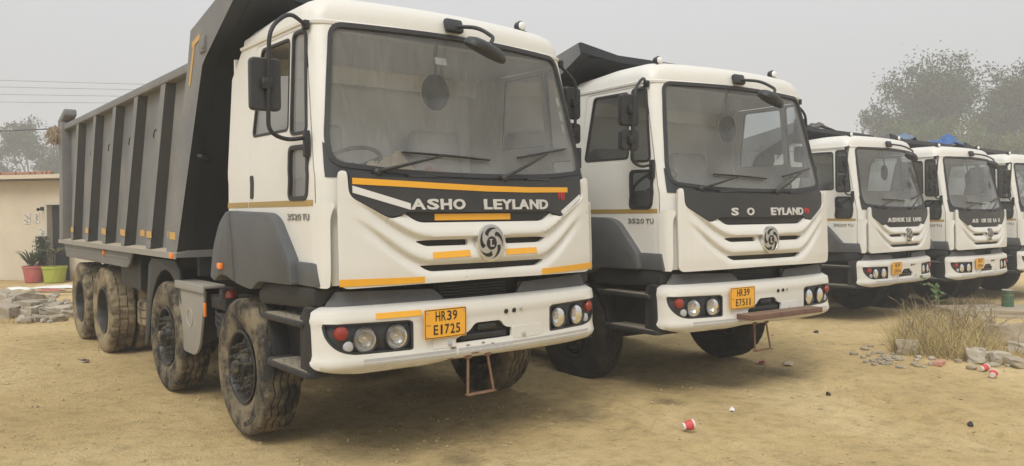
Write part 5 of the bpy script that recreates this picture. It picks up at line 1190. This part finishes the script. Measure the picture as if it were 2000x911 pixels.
rubble('brick_shard', 1834, 713, (.20, .08, .05), 'brick_pink', 5, True, 'thin pink brick shard lying before the dry grass clump', 'brick', None, .15) if mat('brick_pink', (.48, .24, .17), .9) else None
lp = at(1968, 622); lg = link('concrete_ledge', rock(77, 1.9, .75, .16, True), 'concrete', None, (lp.x+.25, lp.y+.25, lp.z+.07), (0, 0, -.65)); tag(lg, 'flat concrete ledge under the small green drum', 'ledge')
dp_ = depth_at(1968, 606, (Vector((lp.x+.25, lp.y+.3, 0))-Vector(CAM)).dot(Vector(FW)))
dm = empty('drum', (dp_.x, dp_.y, lp.z+.148)); tag(dm, 'small dark green metal drum with a grey lid on the concrete ledge', 'drum')
part('body', dm, 'drum_body', lambda: MB().lathe([(0, 0), (.098, 0), (.100, .006), (.098, .012), (.098, .10), (.104, .107), (.098, .114), (.098, .21), (.104, .217), (.098, .224), (.098, .30), (.102, .306)], 'z', seg=28), 'barrel_green')
part('lid', dm, 'drum_lid', lambda: MB().lathe([(.102, .303), (.104, .318), (.096, .322), (.09, .314), (0, .314)], 'z', seg=28), 'barrel_lid')
# leafy sapling
sb = at(1828, 640); sap = empty('sapling', sb); tag(sap, 'green round-leaved sapling leaning out between the trucks with plates E0156 and E0144', 'sapling')
tip = depth_at(1812, 552, (sb-Vector(CAM)).dot(Vector(FW)))-sb; mid = depth_at(1832, 570, (sb-Vector(CAM)).dot(Vector(FW)))-sb
path = arc_path([Vector((.1, 0, 0)), Vector((mid.x+.06, mid.y, mid.z*.55)), mid, tip], .15)
part('stem', sap, 'sapling_stem', lambda: MB().tube(path, .007, 5), 'twig')
def round_leaf():
    n = 10; v = [(0, 0, 0)]+[(.5*math.cos(2*math.pi*k/n)*(1+.15*math.cos(2*math.pi*k/n)), .42*math.sin(2*math.pi*k/n), .06*math.cos(4*math.pi*k/n)) for k in range(n)]; return to_mesh('leaf', v, [(0, 1+k, 1+(k+1) % n) for k in range(n)], 60)
gs_ = random.Random(12)
for k in range(46):
    q = path[min(len(path)-1, int(gs_.uniform(.42, 1)*len(path)))]; s = gs_.uniform(.045, .075)
    o = part('leaf', sap, 'round_leaf', round_leaf, 'leaf_vine', tuple(q+Vector((gs_.gauss(0, .06), gs_.gauss(0, .05), gs_.gauss(0, .05)))), (gs_.uniform(.3, 1.3), gs_.uniform(-.5, .5), gs_.uniform(-1.5, .8))); o.scale = (s, s, s)
# ---- paper cups, scraps
def cup_mesh(a0=0, a1=2*math.pi):
    m = MB(); 
    return MB().lathe([(.0, .0), (.024, .0), (.037, .082), (.0385, .083), (.0385, .079), (.0355, .078), (.0235, .004), (0, .004)], 'z', seg=24)
def cup(px, py, rx, rz, label, squash=1.):
    p = at(px, py); o = empty('paper_cup', (p.x, p.y, p.z+.036*squash)); o.rotation_euler = (rx, 0, rz); tag(o, label, 'paper cup', 'discarded paper cups')
    b = part('cup_body', o, f'cup{squash}', lambda: scaled(cup_mesh(), (1.12, 1.12*squash, 1.12)), 'cup_white')
    part('red_band', b, f'cup_band{squash}', lambda: scaled(MB().lathe([(.0272, .014), (.0365, .070)], 'z', seg=24), (1.125, 1.125*squash, 1.12)), 'cup_red')
    def blot():
        m = MB(); v = []; 
        for k in range(7):
            t = -.7+1.1*k/6
            for r, z in ((.0290, .022), (.0352, .058)): v.append((r*1.14*math.sin(t), -r*1.14*squash*math.cos(t), z*1.12))
        m.add(v, [(2*k, 2*k+2, 2*k+3, 2*k+1) for k in range(6)]); return m
    part('dark_print', b, f'cup_blot{squash}', blot, 'cup_dark')
def scaled(m, s): m.v = [(x*s[0], y*s[1], z*s[2]) for x, y, z in m.v]; return m
cup(1333, 843, R(82), R(68), 'red and white paper cup lying alone on bare dirt, open end showing')
cup(1916, 727, R(80), R(75), 'red paper cup lying just before the square pale stone', .9)
cup(1938, 740, R(80), R(100), 'red paper cup lying before the tilted pale stone block', .9)
cup(1479, 711, R(78), R(40), 'flattened red and white paper cup before the truck with the brown step', .4)
cup(170, 707, R(78), R(-30), 'flattened red and white paper cup on the dirt beside the rear wheels', .45)
for px, py, s_, lab, m in ((1594, 650, .06, 'black rubber scrap on the dirt beyond the brown step', 'black_trim'), (1618, 772, .03, 'small dark scrap on open dirt before the gravel patch', 'black_trim'), (1430, 803, .035, 'pale paper scrap on the dirt behind the lone paper cup', 'paper'), (1540, 712, .10, 'torn brown leaf sheet near the flattened cup', 'cloth_tan'), (1895, 832, .03, 'dark scrap on the open dirt before the red cups', 'black_trim')):
    p = at(px, py); crumpled('scrap', m, (p.x, p.y, p.z+.003), s_, s_*.5, .03, int(px), lab, 'litter', 8, .5)
# ---- loose gravel and clods: too many to count
def gravel():
    g = np.random.RandomState(9); V = []; F = []; base = np.array([(1, 0, 0), (-1, 0, 0), (0, 1, 0), (0, -1, 0), (0, 0, 1), (0, 0, -.6)], float); FF = [(0, 2, 4), (2, 1, 4), (1, 3, 4), (3, 0, 4), (2, 0, 5), (1, 2, 5), (3, 1, 5), (0, 3, 5)]
    n = 8500; dep = 3.0+12*g.rand(n)**1.5; px = g.uniform(-20, 2020, n); cnt = 0
    for k in range(n):
        d = FW+RT*(px[k]-PW/2)/FPX; p = CAM+d*dep[k]
        s = .004+.012*g.rand()**3*(1.6 if g.rand() < .3 else 1); z = float(gz(p[0], p[1]))
        a = g.uniform(0, 6.28); sc = s*np.array([g.uniform(.7, 1.5), g.uniform(.6, 1.2), g.uniform(.4, .9)]); b = base*sc+g.normal(0, s*.12, (6, 3)); c, q = math.cos(a), math.sin(a)
        V.append(np.stack([p[0]+b[:, 0]*c-b[:, 1]*q, p[1]+b[:, 0]*q+b[:, 1]*c, z+b[:, 2]+s*.2], 1)); F += [(i+6*cnt, j+6*cnt, l+6*cnt) for i, j, l in FF]; cnt += 1
    return to_mesh('gravel', np.vstack(V), F, 30, False)
mat('gravel', (.42, .32, .175), .95, var=.35, nscale=3)
gv = link('gravel', gravel(), 'gravel'); gv['kind'] = 'stuff'; tag(gv, 'loose grit and small clods strewn over the dirt yard', 'gravel')

# ================================================================== trees
def tree(px, ptop, dep, wid, seed, leaf, label, group, cat='tree', clumps=.86, size=.34, low=.2, n_leaf=105):
    g = random.Random(seed); base = depth_at(px, 430, dep); base.z = float(gz(base.x, base.y))-.05; top = depth_at(px, ptop, dep).z-base.z
    t = empty('tree', base); tag(t, label, cat, group); wood = MB(); ends = []
    def limb(p, d, L, r, lev):
        path = [p.copy()]; n = 4
        for q in range(n):
            d = (d+Vector((g.gauss(0, .16), g.gauss(0, .16), g.gauss(.04, .1)))).normalized(); p = p+d*L/n; path.append(p.copy())
        wood.tube(path, [r*(1-.5*q/n) for q in range(n+1)], 6 if lev < 2 else 4, False)
        if lev >= 1: ends.append((path[-1], L, lev)); ends.append((path[2], L*.8, lev))
        if lev < 3:
            for q in range(g.choice((3, 3, 4)) if lev else 5):
                a = g.uniform(0, 6.28); sp_ = g.uniform(.45, .95); e = (d+Vector((math.cos(a)*sp_, math.sin(a)*sp_, g.uniform(-.15, .35)))).normalized(); limb(path[g.choice((2, 3, 4)) if lev else g.choice((2, 3, 4, 4))], e, L*g.uniform(.55, .78), r*.55, lev+1)
    limb(Vector((0, 0, 0)), Vector((g.gauss(0, .08), g.gauss(0, .08), 1)), top*.42, .16*top/8, 0)
    ends = [e for e in ends if e[2] >= 2]
    P = [e[0] for e in ends]; zx = sorted(p.z for p in P)[int(len(P)*.97)]; rx = sorted(math.hypot(p.x, p.y) for p in P)[int(len(P)*.92)]
    kz, kx = (top-.35)/zx, wid/2/max(rx, .1)
    wood.v = [(v[0]*kx, v[1]*kx, v[2]*kz) for v in [tuple(q) for q in wood.v]]
    v = []; f = []
    for p, L, lev in ends:
        if g.random() > clumps: continue
        c = Vector((p.x*kx, p.y*kx, p.z*kz)); rr = top*.040*g.uniform(.5, 1.5)
        if c.z < low*top: continue
        for k in range(int(n_leaf*g.uniform(.4, 1.2))):
            q = c+Vector((g.gauss(0, rr), g.gauss(0, rr), g.gauss(0, rr*.7))); a = Vector((g.gauss(0, 1), g.gauss(0, 1), g.gauss(0, .7))).normalized(); b_ = a.orthogonal().normalized(); b_.rotate(Matrix.Rotation(g.uniform(0, 6.28), 3, a)); c_ = a.cross(b_); s = size*g.uniform(.5, 1.2)
            b = len(v); v += [q-b_*s*.5, q+c_*s*.25, q+b_*s*.5, q-c_*s*.25]; f.append((b, b+1, b+2, b+3))
    link('trunk', wood.mesh('trunk', 60), 'bark', t); link('crown', to_mesh('crown', v, f, 80, False), leaf, t); return t
GT = 'hazy trees beyond the trucks'
tree(1722, 196, 76, 10.0, 21, 'leaf_dark', 'hazy grey-green tree with the lowest rounded crown beyond the parked trucks', GT)
tree(1760, 172, 80, 10.5, 14, 'leaf_dark', 'hazy tree filling the gap between the rounded and the tallest tree', GT)
tree(1822, 128, 77, 12.0, 2, 'leaf_dark', 'tallest open-crowned hazy tree beyond the parked trucks', GT)
tree(1890, 142, 80, 10.5, 3, 'leaf_dark', 'hazy tree with a ragged twiggy top next to the tallest tree', GT)
tree(1990, 146, 76, 11.0, 5, 'leaf_dark', 'hazy tree at the far end of the tree line above the last truck', GT)
tree(1938, 188, 83, 11.0, 6, 'leaf_dark', 'lower hazy tree in the dip between two taller ones', GT)
tree(1795, 236, 67, 9.0, 7, 'leaf_green', 'yellow-green bushy tree in front of the hazy tree line', GT, size=.28)
tree(1905, 226, 69, 11.0, 8, 'leaf_green', 'broad olive bush below the dip in the hazy tree line', GT, size=.28)
tree(1990, 258, 64, 8.0, 9, 'leaf_green', 'pale green bush just above the roof of the last truck', GT, size=.28)
tree(2090, 165, 77, 12.0, 10, 'leaf_dark', 'hazy tree past the end of the truck row', GT)
GL_ = 'hazy trees behind the hut'
tree(62, 243, 83, 5.4, 11, 'leaf_dark', 'hazy pointed tree rising behind the hut roof', GL_, clumps=.5, low=.3)
tree(-2, 292, 86, 4.0, 12, 'leaf_dark', 'hazy narrow tree at the end of the hut roof', GL_, clumps=.5, low=.3)
tree(108, 290, 83, 4.0, 13, 'leaf_dark', 'hazy tree partly hidden by the grey tipper body', GL_, clumps=.5, low=.3)
tree(-70, 262, 90, 5.0, 15, 'leaf_dark', 'hazy tree past the open end of the hut', GL_, clumps=.5, low=.3)

# ================================================================== power line
def pole(px, dep, h, label):
    b = depth_at(px, 430, dep); b.z = 0; o = empty('power_pole', b, -YAW); tag(o, label, 'pole', 'power poles')
    part('shaft', o, f'pole{h}', lambda: MB().lathe([(.0, 0), (.14, 0), (.09, h), (0, h+.02)], 'z', seg=10), 'pole'); part('crossarm', o, f'arm{h}', lambda: MB().rbox((0, 0, h-.4), (1.6, .09, .1), .01).rbox((0, 0, h-1.7), (1.2, .09, .1), .01), 'pole'); return b
pole(640, 46, 8.4, 'tall concrete power pole standing behind the first truck'); pole(-620, 46, 10.4, 'tall concrete power pole past the end of the hut')
def cable(name, a, b, r, sag, label, group):
    a, b = Vector(a), Vector(b); n = 24; pts = [a.lerp(b, k/n)-Vector((0, 0, sag*4*(k/n)*(1-k/n))) for k in range(n+1)]
    o = link(name, MB().tube(pts, r, 5).mesh(name), 'wire'); tag(o, label, 'wire', group)
for k, (y0, y1) in enumerate(((158, 166), (171, 177), (185.5, 190), (200.5, 203))):
    sl = (y1-y0)/270; a = depth_at(-620, y0-sl*620-4, 46+k*.3); b = depth_at(640, y0+sl*640-4, 46+k*.3)
    cable('power_wire', a, b, .011, .10, 'thin overhead power wire in the set of four crossing the grey sky', 'overhead power wires')
cable('service_cable', depth_at(-500, 275, 27), depth_at(420, 236, 27), .022, .05, 'thick black cable strung above the hut towards the tipper body', None)
cable('wall_cable', depth_at(-60, 440, 23.3), depth_at(128, 404, 23.3), .010, .06, 'thin grey cable sagging across the cream wall of the hut', None)

# ================================================================== smog
hz = MB().box((40, 50, 9.2), (260, 220, 21.0)).mesh('haze', smooth=False)
hm = bpy.data.materials.new('haze'); hm.use_nodes = True; hn = hm.node_tree; hn.nodes.clear()
ho = hn.nodes.new('ShaderNodeOutputMaterial'); pv = hn.nodes.new('ShaderNodeVolumePrincipled'); pv.inputs['Color'].default_value = (.93, .94, .95, 1); pv.inputs['Density'].default_value = .0042; pv.inputs['Anisotropy'].default_value = .0
hn.links.new(pv.outputs[0], ho.inputs['Volume']); MATS['haze'] = hm
ho_ = link('haze', hz, 'haze'); ho_['kind'] = 'stuff'; tag(ho_, 'thin pale smog hanging over the yard', 'haze')
